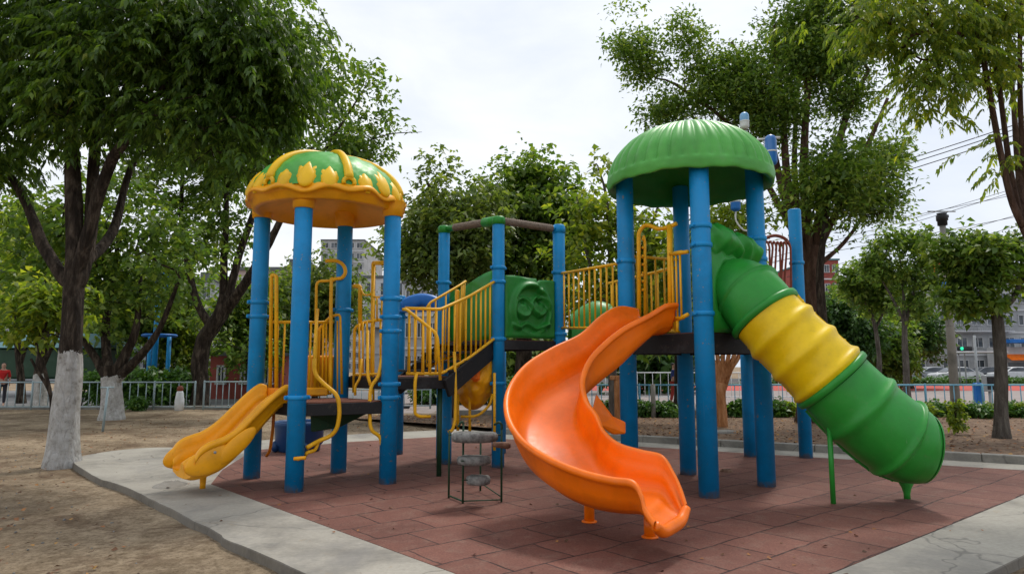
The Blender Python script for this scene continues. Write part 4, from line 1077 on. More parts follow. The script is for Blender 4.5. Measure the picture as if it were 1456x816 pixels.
def sprays(rng, cen, spread, per, style, size, flat=.7):
    """leaf sprays round the twig ends. cen (N,3)"""
    N = len(cen); P = np.repeat(cen, per, 0); M_ = len(P)
    off = rng.normal(size=(M_, 3)) * np.array([1, 1, flat]) * spread * .5; P = P + off
    out = norm_(off * np.array([1, 1, .5]) + rng.normal(size=(M_, 3)) * .25 * spread)
    if style == 'pinnate':
        k = 6; d = norm_(out * np.array([1, 1, .35]) + np.array([0, 0, -.28]) + rng.normal(size=(M_, 3)) * .25); L = size * rng.uniform(.55, 1.35, M_)
        vs = []
        side = norm_(np.cross(d, np.array([0, 0, 1.0]) + rng.normal(size=(M_, 3)) * .3))
        for i in range(k):
            t = (i + 1) / k
            base = P + d * (L * t)[:, None] - np.array([0, 0, 1]) * (L * .35 * t * t)[:, None]
            dd = norm_(d - np.array([0, 0, .6 * t]))
            for sg in (-1, 1):
                ld = norm_(dd * (.55 + .5 * t) + side * sg * (1.0 - .45 * t) + np.array([0, 0, -.35]) + rng.normal(size=(M_, 3)) * .16)
                vs.append(leaf_quads(rng, base, ld, L * .42 * rng.uniform(.75, 1.15, M_), L * .085 * rng.uniform(.8, 1.2, M_), .3))
        return np.concatenate(vs)
    if style == 'broad':
        vs = []
        for i in range(5):
            ld = norm_(out * .6 + rng.normal(size=(M_, 3)) * np.array([.9, .9, .45]) + np.array([0, 0, -.15])); l = size * rng.uniform(.45, 1.35, M_)
            vs.append(leaf_quads(rng, P + rng.normal(size=(M_, 3)) * size * .35, ld, l, l * .33, .3))
        return np.concatenate(vs)
    if style == 'fine':
        vs = []
        for i in range(8):
            ld = norm_(out * .7 + rng.normal(size=(M_, 3)) * np.array([.8, .8, .7])); l = size * rng.uniform(.5, 1.2, M_)
            vs.append(leaf_quads(rng, P + rng.normal(size=(M_, 3)) * size * .8, ld, l, l * .24, .15))
        return np.concatenate(vs)
def tree(name, base, trunks, blobs, label, style='pinnate', leaf='lf_dark', bark='bark', seed=1, n_att=200, per=14, size=.3, spread=.6, tip=.012, group=None, bare=0, crown_extra=None, hollow=.45, tubes=7, cat='tree', fine=1.0):
    """trunks: list of (points, r0, r1); blobs: (centre, (rx,ry,rz), weight)"""
    rng = np.random.default_rng(seed); base = Vector(base)
    root = thing(name, base, label, cat, group)
    nodes = []; par = []; nr = []
    for pts_, ra, rb_ in trunks:
        pp = cr(pts_, 6); prev = -1
        if nodes:   # join to closest existing
            dmin = [(Vector(n_) - pp[0]).length for n_ in nodes]; prev = int(np.argmin(dmin)) if min(dmin) < 1.0 else -1
        for i, p in enumerate(pp):
            if i == 0 and prev >= 0 and (Vector(nodes[prev]) - p).length < .03: continue
            nodes.append(tuple(p)); par.append(prev); nr.append(ra + (rb_ - ra) * (i / (len(pp) - 1)) ** 1.15); prev = len(nodes) - 1
    n_tr = len(nodes)
    wts = np.array([b[2] * (b[1][0] * b[1][1] * b[1][2]) ** .72 for b in blobs]); wts /= wts.sum()
    att = []
    cnt = rng.multinomial(n_att, wts)
    for (c, r, w), k in zip(blobs, cnt):
        u = norm_(rng.normal(size=(k, 3))); rad_ = (hollow ** 3 + (1 - hollow ** 3) * rng.random(k)) ** (1 / 3)
        att.append(np.array(tuple(c)) + u * rad_[:, None] * np.array(r))
    att = np.concatenate(att)
    org = np.array(nodes[:n_tr]); dist = np.min(np.linalg.norm(att[:, None] - org[None], axis=2), 1); att = att[np.argsort(dist)]
    leafc = []
    for a in att:
        arr = np.array(nodes); dv = a - arr; dd = np.linalg.norm(dv, axis=1)
        cost = dd + np.maximum(0, arr[:, 2] - a[2]) * .9 + np.maximum(0, (base.z + 1.6) - arr[:, 2]) * 3
        j = int(np.argmin(cost)); s = arr[j]; L = dd[j]
        if L < .08: leafc.append(a); continue
        k = max(2, int(L / .35)); prev = j
        pdir = norm_(arr[j] - arr[par[j]]) if par[j] >= 0 else np.array([0, 0, 1.0])
        ctrl = s + pdir * L * .35 + (a - s) * .25 + np.array([0, 0, L * .08])
        for i in range(1, k + 1):
            t = i / k; p = s * (1 - t) ** 2 + ctrl * 2 * t * (1 - t) + a * t * t + (rng.normal(size=3) * .03 * L ** .5 if i < k else 0)
            nodes.append(tuple(p)); par.append(prev); nr.append(0); prev = len(nodes) - 1
        leafc.append(a)
    N = len(nodes); cntc = np.zeros(N); haschild = np.zeros(N, bool)
    for i in range(N):
        if par[i] >= 0: haschild[par[i]] = True
    for i in range(N - 1, -1, -1):
        if not haschild[i]: cntc[i] += 1
        if par[i] >= 0: cntc[par[i]] += cntc[i]
    nr = [max(r, 0) if i < n_tr else tip * cntc[i] ** .42 for i, r in enumerate(nr)]
    for i in range(n_tr, N):
        if par[i] >= 0: nr[i] = min(nr[i], nr[par[i]] * .92 if nr[par[i]] > 0 else nr[i])
    # chains
    ch = [[] for _ in range(N)]
    for i in range(N):
        if par[i] >= 0: ch[par[i]].append(i)
    m = MB(); start = [i for i in range(N) if par[i] < 0]; stack = [(i, None) for i in start]
    while stack:
        i, p0 = stack.pop(); chain = [p0] if p0 is not None else []; chain.append(i); c = i
        while ch[c]:
            nxt = max(ch[c], key=lambda q: (nr[q], cntc[q]))
            for o_ in ch[c]:
                if o_ != nxt: stack.append((o_, c))
            chain.append(nxt); c = nxt
        P_ = [Vector(nodes[q]) for q in chain]; R_ = [nr[q] for q in chain]
        if p0 is not None: R_[0] = R_[1]
        if len(P_) < 2: continue
        big = max(R_) > .06
        if big:
            P2, R2 = [], []
            for q in range(len(P_) - 1):
                for t in (0, .5): P2.append(P_[q].lerp(P_[q + 1], t)); R2.append(R_[q] * (1 - t) + R_[q + 1] * t)
            P2.append(P_[-1]); R2.append(R_[-1])
            if p0 is None:      # root flare and fluting
                R2 = [r * (1 + .32 * math.exp(-max(0, (p.z - base.z)) / .22)) for p, r in zip(P2, R2)]
                P2[0] = P2[0] - Vector((0, 0, .25))
            b0 = len(m.v); nn = 16; m.tube(P2, R2, nn, cap=True)
            for vi in range(b0, len(m.v)):
                q = (vi - b0) // nn; v = m.v[vi]; ax = P2[min(q, len(P2) - 1)]; d = v - ax; nz_ = noise.noise(Vector((v.x * 5, v.y * 5, v.z * 1.3 + seed))); a_ = math.atan2(d.y, d.x)
                m.v[vi] = ax + d * (1 + .16 * nz_ + .05 * math.sin(a_ * 5 + seed + v.z))
        else: m.tube(P_, R_, 5 if max(R_) < .03 else tubes, cap=True)
    m.build('trunk', M[bark], root)
    leafc = np.array(leafc)
    if bare: leafc = leafc[rng.random(len(leafc)) > bare]
    # secondary twig points for clumps
    extra = leafc[rng.integers(0, len(leafc), len(leafc))] + rng.normal(size=(len(leafc), 3)) * spread * .55
    cen = np.concatenate([leafc, extra]); keep = rng.random(len(cen)) < fine; cen = cen[keep]
    V_ = sprays(rng, cen, spread, per, style, size)
    quads_to_obj('crown', V_, M[leaf], root, base)
    return root
def blob(px, py, Y, rx, ry, w=1, dy=None):
    "crown lobe about the point seen at px,py; rx, ry are its half sizes in photo pixels at distance Y"
    return (at(px, py, Y), (.84 * rx / F * Y, dy or (rx / F * Y) * .7, .84 * ry / F * Y), w)
def limb(pix, r0, r1): return ([at(x, y, Y) for x, y, Y in pix], r0, r1)

# 1: big near left tree
b = gr(88, 662, GZ)
Y = b.y
tree('broadleaf_tree', b,
     [([b, at(92, 600, Y), at(100, 510, Y), at(104, 420, Y), at(106, 330, Y + .1), at(103, 210, Y + .2), at(100, 60, Y + .3), at(96, -120, Y + .4)], .215, .06),
      limb([(112, 400, Y), (128, 330, Y + .2), (136, 200, Y + .4), (150, 40, Y + .3), (170, -120, Y)], .12, .04),
      limb([(108, 395, Y), (150, 250, Y - .2), (175, 205, Y - .4), (230, 130, Y - .6), (300, 40, Y - .8)], .105, .035),
      limb([(92, 400, Y), (62, 350, Y + .1), (38, 290, Y + .2), (10, 240, Y + .3), (-40, 150, Y + .3)], .10, .035),
      limb([(113, 380, Y), (160, 330, Y + .8), (186, 240, Y + 1.2), (240, 150, Y + 1.5)], .10, .03)],
     [blob(60, 50, Y, 140, 120), blob(210, 60, Y - .6, 130, 100, 1.1), blob(330, 50, Y - .5, 110, 105, 1.2), blob(100, 150, Y - .2, 120, 50, .8), blob(-30, 190, Y, 80, 90), blob(300, 165, Y - .4, 120, 55, 1.0), blob(385, 110, Y - .2, 75, 70, 1.0), blob(310, 225, Y - .4, 60, 40, .6), blob(120, -110, Y, 250, 90, .6)],
     'big tree with whitewashed trunk base standing beside the concrete apron, nearest on the left', 'pinnate', 'lf_dark', 'bark_w', 3, 460, 8, .27, .44, .010)
# 2: whitewashed tree behind it
b = gr(158, 596, GZ); Y = b.y
tree('broadleaf_tree', b,
     [([b, at(159, 570, Y), at(158, 545, Y), at(156, 520, Y)], .29, .24),
      limb([(156, 545, Y), (130, 500, Y), (108, 470, Y), (88, 430, Y)], .13, .05), limb([(160, 540, Y), (180, 500, Y), (194, 465, Y), (200, 400, Y + .3)], .17, .06),
      limb([(164, 540, Y), (200, 505, Y - .2), (228, 465, Y - .4), (252, 405, Y - .6)], .15, .05), limb([(155, 530, Y), (150, 470, Y + .3), (160, 400, Y + .6), (170, 330, Y + .8)], .14, .05)],
     [blob(80, 420, Y, 75, 45), blob(170, 400, Y, 80, 60), blob(240, 360, Y - .5, 60, 60), blob(150, 310, Y, 110, 70), blob(190, 450, Y + .6, 60, 30, .6), blob(30, 340, Y, 60, 60)],
     'whitewashed forked tree with yellow-green leaves, second on the left behind the biggest trunk', 'broad', 'lf_mid', 'bark_w2', 5, 120, 7, .20, .72, .014)
# 3: tall tree with dark limbs near the middle left fence
b = gr(284, 577, GZ); Y = b.y
tree('broadleaf_tree', b,
     [([b, at(286, 550, Y), at(284, 515, Y), at(292, 480, Y), at(312, 450, Y), at(322, 420, Y)], .32, .27),
      limb([(300, 465, Y), (280, 430, Y), (268, 380, Y), (258, 310, Y), (262, 200, Y)], .17, .06), limb([(318, 440, Y), (318, 380, Y), (322, 300, Y), (320, 210, Y)], .18, .06),
      limb([(322, 440, Y), (350, 400, Y - .5), (380, 350, Y - 1), (410, 290, Y - 1.5), (445, 210, Y - 2)], .21, .07), limb([(318, 450, Y), (338, 370, Y), (362, 300, Y), (395, 200, Y), (400, 100, Y)], .17, .06),
      limb([(400, 300, Y - 1.4), (450, 230, Y - 2), (490, 170, Y - 2.4), (525, 115, Y - 2.5)], .09, .012), limb([(430, 250, Y - 1.8), (490, 215, Y - 2.3), (550, 192, Y - 2.5), (600, 188, Y - 2.5)], .05, .008)],
     [blob(270, 230, Y, 90, 80), blob(360, 200, Y, 90, 80), blob(440, 130, Y - 1.5, 70, 70), blob(400, 40, Y - 1, 70, 50, .8), blob(500, 190, Y - 2, 42, 45, .9), blob(530, 130, Y - 2.5, 30, 40, 1.2), blob(510, 215, Y - 2.4, 40, 30, 1.2), blob(598, 188, Y - 2.5, 14, 8, .6), blob(550, 160, Y - 2.5, 16, 20, .7), blob(300, 330, Y, 80, 50, .5), blob(330, 100, Y, 110, 80, .7), blob(230, 420, Y + 1.5, 50, 40, .5), blob(330, 500, Y + 1, 50, 26, .35)],
     'tall dark-limbed tree leaning right behind the yellow slide, with light green outer leaves', 'broad', 'lf_mid', 'bark', 8, 340, 10, .21, .85, .014)
# sprig far out over the left dome
b = gr(30, 573, GZ); Y = b.y
tree('broadleaf_tree', b, [([b, at(30, 540, Y), at(26, 500, Y), at(24, 440, Y)], .16, .10), limb([(26, 500, Y), (10, 450, Y), (-10, 410, Y)], .08, .04), limb([(28, 520, Y), (44, 470, Y), (60, 420, Y)], .09, .04), limb([(24, 460, Y), (20, 420, Y), (30, 360, Y)], .09, .04)],
     [blob(-10, 400, Y, 60, 40), blob(50, 410, Y, 50, 45), blob(20, 340, Y, 70, 50)],
     'slim dark tree by the grey fence at the far left edge', 'broad', 'lf_yel', 'bark', 12, 80, 7, .28, 1.0, .015)
b = gr(56, 578, GZ); Y = b.y
tree('broadleaf_tree', b, [([b, at(57, 550, Y), at(56, 530, Y), at(64, 480, Y), at(66, 420, Y)], .24, .12), limb([(60, 520, Y), (84, 470, Y), (92, 430, Y)], .1, .04)],
     [blob(70, 400, Y, 60, 40), blob(110, 370, Y, 50, 50)],
     'small whitewashed tree by the fence, left of the biggest trunk', 'broad', 'lf_yel', 'bark_w2', 14, 60, 7, .28, 1.0, .015)
b = gr(72, 612, GZ); Y = b.y
tree('crooked_sapling', b, [([b, at(74, 580, Y), at(70, 555, Y), at(55, 530, Y), at(44, 510, Y)], .055, .03), limb([(72, 560, Y), (62, 520, Y), (52, 490, Y), (66, 460, Y), (60, 440, Y)], .05, .02), limb([(62, 470, Y), (85, 480, Y), (92, 488, Y)], .025, .015)],
     [blob(60, 430, Y, 34, 18), blob(40, 470, Y, 25, 12, .5)], 'crooked dark sapling just left of the biggest whitewashed trunk', 'broad', 'lf_yel', 'bark', 15, 26, 6, .2, .5, .01)
b = gr(213, 566, GZ); Y = b.y + 3; b = Vector((at(213, 540, Y).x, Y, GZ))
tree('broadleaf_tree', b, [([b, at(213, 545, Y), at(212, 525, Y), at(214, 490, Y), at(206, 440, Y)], .28, .15), limb([(213, 510, Y), (222, 470, Y), (230, 430, Y)], .1, .05)],
     [blob(205, 430, Y, 50, 45), blob(240, 400, Y, 40, 40, .6)], 'whitewashed tree standing behind the fence below the blue frame', 'broad', 'lf_mid', 'bark_w2', 16, 120, 8, .32, 1.2, .016)
for k, (x, Y, xs_, ys_, rx, ry, lf, lab, extra) in enumerate((
    (355, 31, 350, 455, 42, 40, 'lf_mid', 'bushy tree with a few orange leaves behind the leftmost blue post', 1),
    (130, 42, 130, 470, 60, 40, 'lf_deep', 'dark bushy tree beyond the fence behind the second whitewashed tree', 1),
    (252, 38, 252, 480, 34, 36, 'lf_yel', 'small yellow-green tree beyond the fence, left of the leaning dark tree', 1),
    (450, 34, 462, 418, 50, 62, 'lf_olive', 'olive tree seen between the front posts of the left tower', 1),
    (395, 36, 395, 445, 30, 60, 'lf_mid', 'green tree behind the left tower, left of its front post', 1),
    )):
    b = Vector((at(x, 540, Y).x, Y, GZ))
    tree('broadleaf_tree', b, [([b, at(x, 540, Y), at(xs_, ys_ + ry * .5, Y)], .16, .08)], [blob(xs_, ys_, Y, rx, ry), blob(xs_ + 10, ys_ + 30, Y, rx * .8, ry * .7, .8)], lab, 'broad', lf, 'bark', 30 + k, 70, 10, .25, 1.0, .016)
# middle trees
b = Vector((at(745, 540, 24).x, 24, GZ)); Y = 24
tree('dense_tree', b, [([b, at(745, 500, Y), at(748, 440, Y), at(760, 380, Y), at(765, 310, Y)], .32, .12), limb([(750, 460, Y), (700, 400, Y), (670, 350, Y), (640, 320, Y)], .16, .06), limb([(755, 430, Y), (790, 370, Y), (800, 320, Y)], .14, .05)],
     [blob(765, 300, Y, 55, 55), blob(715, 310, Y, 55, 50), blob(770, 350, Y, 60, 60), blob(700, 370, Y - .5, 60, 50), blob(755, 262, Y, 45, 24, .8), blob(800, 300, Y, 28, 50, .8), blob(780, 420, Y, 50, 50, .8), blob(720, 440, Y, 60, 30, .6)],
     'dense dark green round-crowned tree behind the middle posts', 'broad', 'lf_mid', 'bark', 41, 210, 13, .23, .80, .016)
b = Vector((at(640, 540, 21).x, 21, GZ)); Y = 21
tree('light_tree', b, [([b, at(640, 500, Y), at(642, 440, Y), at(640, 380, Y), at(625, 300, Y), at(607, 258, Y)], .2, .04), limb([(641, 420, Y), (680, 350, Y), (700, 300, Y)], .1, .04), limb([(640, 400, Y), (610, 360, Y), (595, 340, Y)], .08, .03)],
     [blob(625, 330, Y, 50, 40), blob(605, 365, Y, 38, 32), blob(665, 340, Y, 45, 50), blob(620, 280, Y, 24, 34, .45), blob(690, 300, Y, 35, 35, .7), blob(650, 385, Y, 45, 30)],
     'light olive-green loose tree between the left dome and the middle posts', 'broad', 'lf_olive', 'bark', 42, 150, 10, .19, .68, .013)
b = Vector((at(872, 545, 19).x, 19, GZ)); Y = 19
tree('sparse_tree', b, [([b, at(870, 500, Y), at(872, 440, Y), at(868, 360, Y), at(862, 280, Y), at(850, 236, Y)], .13, .02), limb([(871, 450, Y), (840, 380, Y), (828, 320, Y), (820, 280, Y)], .07, .02), limb([(872, 440, Y), (905, 370, Y), (930, 310, Y), (940, 280, Y)], .08, .02), limb([(872, 430, Y), (890, 360, Y), (892, 300, Y)], .06, .02)],
     [blob(850, 300, Y, 40, 55), blob(835, 370, Y, 35, 50), blob(905, 330, Y, 45, 55, .8), blob(940, 380, Y, 40, 60, .8), blob(880, 410, Y, 60, 40, .8), blob(848, 240, Y, 22, 14, .5)],
     'sparse tree with bright yellowish leaves and thin stems behind the bridge', 'broad', 'lf_yel', 'bark_g', 43, 95, 6, .20, .6, .010)
b = Vector((at(965, 545, 26).x, 26, GZ)); Y = 26
tree('broadleaf_tree', b, [([b, at(965, 500, Y), at(962, 440, Y), at(950, 380, Y)], .2, .08)], [blob(950, 400, Y, 60, 50), blob(990, 440, Y, 50, 40), blob(900, 460, Y, 40, 40), blob(1010, 370, Y, 40, 50, .6)],
     'green tree filling the gap beneath the right dome', 'broad', 'lf_mid', 'bark', 44, 110, 6, .34, 1.0, .014)
b = gr(1026, 606, .02); Y = b.y
tree('pale_trunk_tree', b, [([b, at(1026, 590, Y), at(1024, 560, Y), at(1026, 545, Y)], .12, .14)] + [limb([(1026 + dx * .1, 552, Y + .05 * i), (1026 + dx * .45, 525, Y), (1026 + dx, 494, Y + .1 * math.sin(i)), (1026 + dx * 1.35, 400, Y + .4 * math.sin(i * 2))], .075, .035) for i, dx in enumerate((-26, -16, -7, 2, 11, 20, 28))],
     [blob(1010, 350, Y, 40, 40, .5), blob(1045, 320, Y, 35, 40, .4)],
     'pale orange-brown tree with upright fluted stems under the right deck', 'fine', 'lf_yel', 'bark_o', 45, 50, 4, .2, .6, .012)
# big right tree
b = gr(1152, 600, .0); Y = b.y
tk = []
tk.append(([b, at(1150, 560, Y), at(1150, 480, Y), at(1153, 420, Y), at(1154, 350, Y)], .29, .22))
tk += [limb(p, a_, c_) for p, a_, c_ in (
    ([(1152, 400, Y), (1128, 320, Y), (1118, 240, Y), (1112, 150, Y), (1100, 40, Y)], .15, .05),
    ([(1152, 380, Y), (1146, 300, Y), (1143, 220, Y), (1150, 100, Y), (1160, -40, Y)], .16, .05),
    ([(1156, 370, Y), (1168, 300, Y), (1184, 240, Y), (1205, 160, Y), (1235, 100, Y)], .16, .05),
    ([(1158, 365, Y), (1190, 300, Y - .3), (1228, 220, Y - .5), (1262, 140, Y - .8)], .11, .04),
    ([(1153, 390, Y), (1134, 300, Y + .5), (1130, 200, Y + .8), (1140, 60, Y + 1)], .12, .04),
    ([(1128, 330, Y), (1090, 260, Y), (1040, 180, Y), (960, 120, Y)], .09, .04),
    ([(1120, 300, Y), (1096, 200, Y + .4), (1070, 120, Y + .5), (1040, 60, Y + .5)], .1, .04),
    ([(1160, 380, Y), (1200, 345, Y), (1240, 290, Y)], .07, .03))]
tree('large_tree', b, tk,
     [blob(905, 70, Y, 34, 22, .9), blob(960, 50, Y, 36, 22, .9), blob(930, 105, Y, 34, 20, .8), blob(985, 95, Y, 36, 22, .8), blob(955, 150, Y, 44, 22, .8), blob(1060, 120, Y, 75, 55, 1.1), blob(1160, 60, Y, 90, 70, 1.1), blob(1100, 175, Y, 60, 38, .7), blob(1215, 40, Y, 60, 50, .8), blob(1190, 130, Y, 60, 34, .5), blob(1250, 235, Y, 52, 28, .9), blob(1240, 290, Y, 50, 26, .8), blob(1180, -70, Y, 120, 60, .7)],
     'large multi-limbed tree with reddish trunk behind the tube slide and right dome', 'fine', 'lf_mid', 'bark_r', 51, 330, 13, .15, .50, .012)
b = gr(1176, 604, .0); Y2 = b.y
tree('slim_tree', b, [([b, at(1176, 570, Y2), at(1172, 480, Y2), at(1166, 400, Y2), at(1172, 330, Y2), at(1180, 280, Y2)], .16, .05)], [blob(1185, 260, Y2, 35, 30)], 'slimmer dark trunk standing tight against the large tree behind the tube slide', 'fine', 'lf_mid', 'bark', 52, 50, 8, .19, .8, .012)
# near right tree, base outside the frame
Y = 9.0; bx = at(1500, 520, Y); b = Vector((bx.x, Y, GZ))
tree('feathery_tree', b, [([b, at(1500, 600, Y), at(1490, 480, Y), at(1478, 400, Y), at(1462, 340, Y), at(1440, 290, Y), at(1425, 230, Y), at(1408, 140, Y), at(1392, 40, Y), at(1385, -80, Y)], .062, .03),
     limb([(1452, 315, Y), (1436, 240, Y + .2), (1424, 150, Y + .3), (1412, 60, Y + .3), (1400, -60, Y + .2)], .042, .025),
     limb([(1470, 360, Y), (1462, 280, Y - .1), (1452, 180, Y - .1), (1450, 60, Y - .1), (1455, -60, Y)], .042, .025),
     limb([(1456, 325, Y), (1447, 230, Y + .4), (1440, 130, Y + .6), (1430, 20, Y + .6)], .05, .02),
     limb([(1400, 60, Y), (1370, 50, Y - .2), (1320, 45, Y - .4), (1270, 60, Y - .5)], .035, .015)],
     [blob(1300, 30, Y - .3, 80, 50, .8), blob(1240, 20, Y - .3, 50, 32, .5), blob(1320, 110, Y - .2, 45, 45, .55), blob(1330, 165, Y - .2, 32, 30, .45), blob(1400, 30, Y, 60, 50, .8), blob(1430, 90, Y, 50, 60, .5), blob(1440, 190, Y, 40, 40, .3), blob(1340, -80, Y, 120, 60, .6)],
     'feathery tree with several slim trunks, nearest of all at the right edge', 'pinnate', 'lf_yel', 'bark_r', 53, 190, 5, .20, .38, .008)
# small maple-like trees by the right fence
b = gr(1290, 571, -.05); Y = b.y
tree('young_maple', b, [([b, at(1289, 540, Y), at(1287, 490, Y), at(1286, 455, Y)], .15, .10), limb([(1286, 460, Y), (1272, 430, Y), (1255, 400, Y)], .08, .03), limb([(1286, 465, Y), (1298, 420, Y), (1310, 380, Y)], .08, .03), limb([(1286, 455, Y), (1284, 410, Y), (1280, 370, Y)], .07, .03)],
     [blob(1262, 345, Y, 26, 14), blob(1300, 342, Y, 26, 14), blob(1326, 374, Y, 24, 16), blob(1268, 388, Y, 30, 14), blob(1312, 398, Y, 30, 14), blob(1244, 372, Y, 16, 14), blob(1300, 434, Y, 28, 9), blob(1288, 365, Y, 30, 10)],
     'young maple-like tree with straight slim trunk, just left of the utility pole', 'broad', 'lf_mid', 'bark_g', 61, 85, 9, .19, .44, .010)
b = gr(1252, 568, -.05); Y = b.y + 1; b.y = Y
tree('young_maple', b, [([b, at(1250, 530, Y), at(1247, 480, Y), at(1238, 440, Y)], .13, .07), limb([(1244, 470, Y), (1262, 430, Y), (1270, 400, Y)], .06, .03), limb([(1240, 450, Y), (1220, 410, Y), (1205, 390, Y)], .05, .02)],
     [blob(1225, 400, Y, 34, 24), blob(1250, 420, Y, 36, 26), blob(1240, 390, Y, 26, 16, .8)],
     'small leaning maple-like tree just above the green end of the tube slide', 'broad', 'lf_mid', 'bark_g', 62, 80, 7, .24, .6, .010)
b = gr(1424, 622, .05); Y = b.y
tree('young_maple', b, [([b, at(1424, 590, Y), at(1424, 530, Y), at(1420, 470, Y), at(1416, 440, Y)], .13, .10), limb([(1416, 445, Y), (1400, 420, Y), (1385, 395, Y), (1370, 380, Y)], .06, .025), limb([(1417, 445, Y), (1440, 425, Y), (1452, 400, Y), (1470, 380, Y)], .07, .025), limb([(1410, 435, Y), (1402, 390, Y), (1396, 360, Y)], .05, .02)],
     [blob(1352, 362, Y, 24, 13), blob(1396, 356, Y, 26, 15), blob(1374, 392, Y, 28, 20), blob(1414, 388, Y, 28, 18), blob(1448, 345, Y, 22, 20), blob(1475, 388, Y, 24, 20), blob(1358, 424, Y, 14, 14), blob(1398, 430, Y, 22, 10), blob(1388, 368, Y, 30, 10)],
     'young maple-like tree growing closest to the kerb at the right edge', 'broad', 'lf_mid', 'bark_g', 63, 100, 8, .14, .30, .008)
# background trees on the right
for k, (x, Y, py, rx, ry, lf, lab) in enumerate((
    (1195, 44, 470, 50, 48, 'lf_deep', 'dark green round tree beyond the fence right of the large trunk'),
    (1250, 46, 490, 48, 40, 'lf_mid', 'bright green low tree behind the leaning maple'),
    (1292, 48, 466, 30, 26, 'lf_deep', 'dark green tree in front of the grey building, left of the pole'),
    (1215, 60, 430, 34, 30, 'lf_mid', 'green treetop below the red-brick building'),
    )):
    b = Vector((at(x, 540, Y).x, Y, GZ))
    tree('roadside_tree', b, [([b, at(x, 530, Y), at(x, py + ry * .4, Y)], .25, .12)], [blob(x, py, Y, rx, ry), blob(x + 14, py + 16, Y, rx * .9, ry * .7, .8)], lab, 'broad', lf, 'bark', 70 + k, 110, 14, .28, .9, .02)
for k, (x, Y, py, rx, ry, lf, lab) in enumerate((
    (905, 40, 500, 22, 34, 'lf_deep', 'dark narrow tree seen under the right deck, left of the blue posts'),
    (948, 42, 500, 20, 32, 'lf_deep', 'dark slim tree seen under the right deck between two blue posts'),
    (745, 44, 505, 40, 26, 'lf_mid', 'green tree seen low beneath the middle deck'),
    )):
    b = Vector((at(x, 540, Y).x, Y, GZ))
    tree('roadside_tree', b, [([b, at(x, 535, Y), at(x, py, Y)], .16, .08)], [blob(x, py, Y, rx, ry)], lab, 'broad', lf, 'bark', 80 + k, 70, 9, .45, 1.4, .02)

# hedge and shrubs
def shrub(base, r, h, n, label, leaf='lf_hedge', style='broad', size=.1, group=None, name='shrub', seed=1, stems=5):
    rng = np.random.default_rng(seed); base = Vector(base); root = thing(name, base, label, 'shrub', group)
    m = MB()
    for i in range(stems):
        a = rng.uniform(0, 6.28); m.tube([base, base + Vector((math.cos(a) * r * .3, math.sin(a) * r * .3, h * .5)), base + Vector((math.cos(a) * r * .6, math.sin(a) * r * .6, h * .9))], [.012, .008, .004], 5)
    m.build('stem', M['bark'], root)
    c = np.array(tuple(base)) + np.array([0, 0, h * .55]) + norm_(rng.normal(size=(n, 3))) * (rng.random((n, 1)) ** .5) * np.array([r, r, h * .5])
    quads_to_obj('foliage', sprays(rng, c, r * .35, 4, style, size), M[leaf], root, base); return root
xs_ = [(868, 'small leafy shrub by the fence behind the orange slide'), (915, 'low shrub at the fence between the first two blue posts of the right tower'), (945, 'low round shrub at the fence beside the thin grey post'), (1012, 'low shrub at the fence left of the pale orange trunk'), (1050, 'small dark shrub right of the pale orange trunk'), (1098, 'leafy shrub left of the large tree trunk'), (1116, 'flowering leafy shrub touching the large tree trunk')]
for i, (x, l) in enumerate(xs_):
    p = at(x, 580, 21.3); p.z = -.05; shrub(p, .32 + .08 * (i % 3), .40 + .08 * (i % 2), 60, l, 'lf_hedge' if i != 6 else 'lf_yel', size=.13, seed=100 + i, group='shrubs along the blue fence')
for i, x in enumerate(range(1318, 1470, 15)):
    p = at(x, 590, 21.0 + .3 * math.sin(i)); p.z = -.04
    wh = ['the leftmost, beside the tube end', 'second from the tube end', 'third from the tube end', 'left of the pole foot', 'at the pole foot', 'right of the pole foot', 'midway between pole and nearest maple', 'left of the nearest maple trunk', 'behind the nearest maple trunk', 'right of the nearest maple trunk', 'at the right frame edge'][i]
    shrub(p, .24 + .05 * (i % 3), .34 + .07 * (i % 2), 50, 'leafy plant in the row below the right fence, ' + wh, 'lf_hedge' if i % 3 else 'lf_yel', size=.12, seed=120 + i, group='shrubs along the blue fence')
p = gr(1361, 616, .06); shrub(p, .17, .80, 22, 'taller young plant with thin bare stems in front of the utility pole', 'lf_yel', size=.10, seed=140, name='sapling', stems=4)
for i, (x, l) in enumerate(((196, 'small green plant at the grey fence right of the second whitewashed tree'), (408, 'low weed behind the left tower by the fence'))):
    p = at(x, 570, 24.6); p.z = GZ; shrub(p, .3, .4, 60, l, size=.12, seed=150 + i)
rng = np.random.default_rng(5)
def hedge(x0, x1, Y, h, label, seed, leaf='lf_hedge'):
    rng = np.random.default_rng(seed); n = int((x1 - x0) * 55); c = np.stack([rng.uniform(x0, x1, n), Y + rng.normal(size=n) * .4, GZ + h * rng.random(n) ** .6], 1)
    root = thing('hedge', ((x0 + x1) / 2, Y, GZ), label, 'hedge')
    m = MB()
    for i in range(int((x1 - x0) * 2)):
        x = x0 + i * .5; m.tube([(x, Y, GZ), (x + .1, Y, GZ + h * .5), (x - .1, Y, GZ + h * .85)], [.03, .02, .01], 5)
    m.build('stem', M['bark'], root)
    quads_to_obj('foliage', sprays(rng, c, .4, 5, 'broad', .2), M[leaf], root, (( x0 + x1) / 2, Y, GZ))
a0 = at(118, 545, 27.5).x; a1 = at(272, 545, 27.5).x; hedge(a0, a1, 27.5, 1.25, 'clipped green hedge behind the grey fence on the left', 1)
hedge(at(590, 545, 29).x, at(760, 545, 29).x, 29, .9, 'low green hedge seen beneath the middle tower', 2)
hedge(at(1060, 545, 63).x, at(1456, 545, 63).x + 10, 63.2, .22, 'low roadside hedge between the red lane and the parked cars', 3)
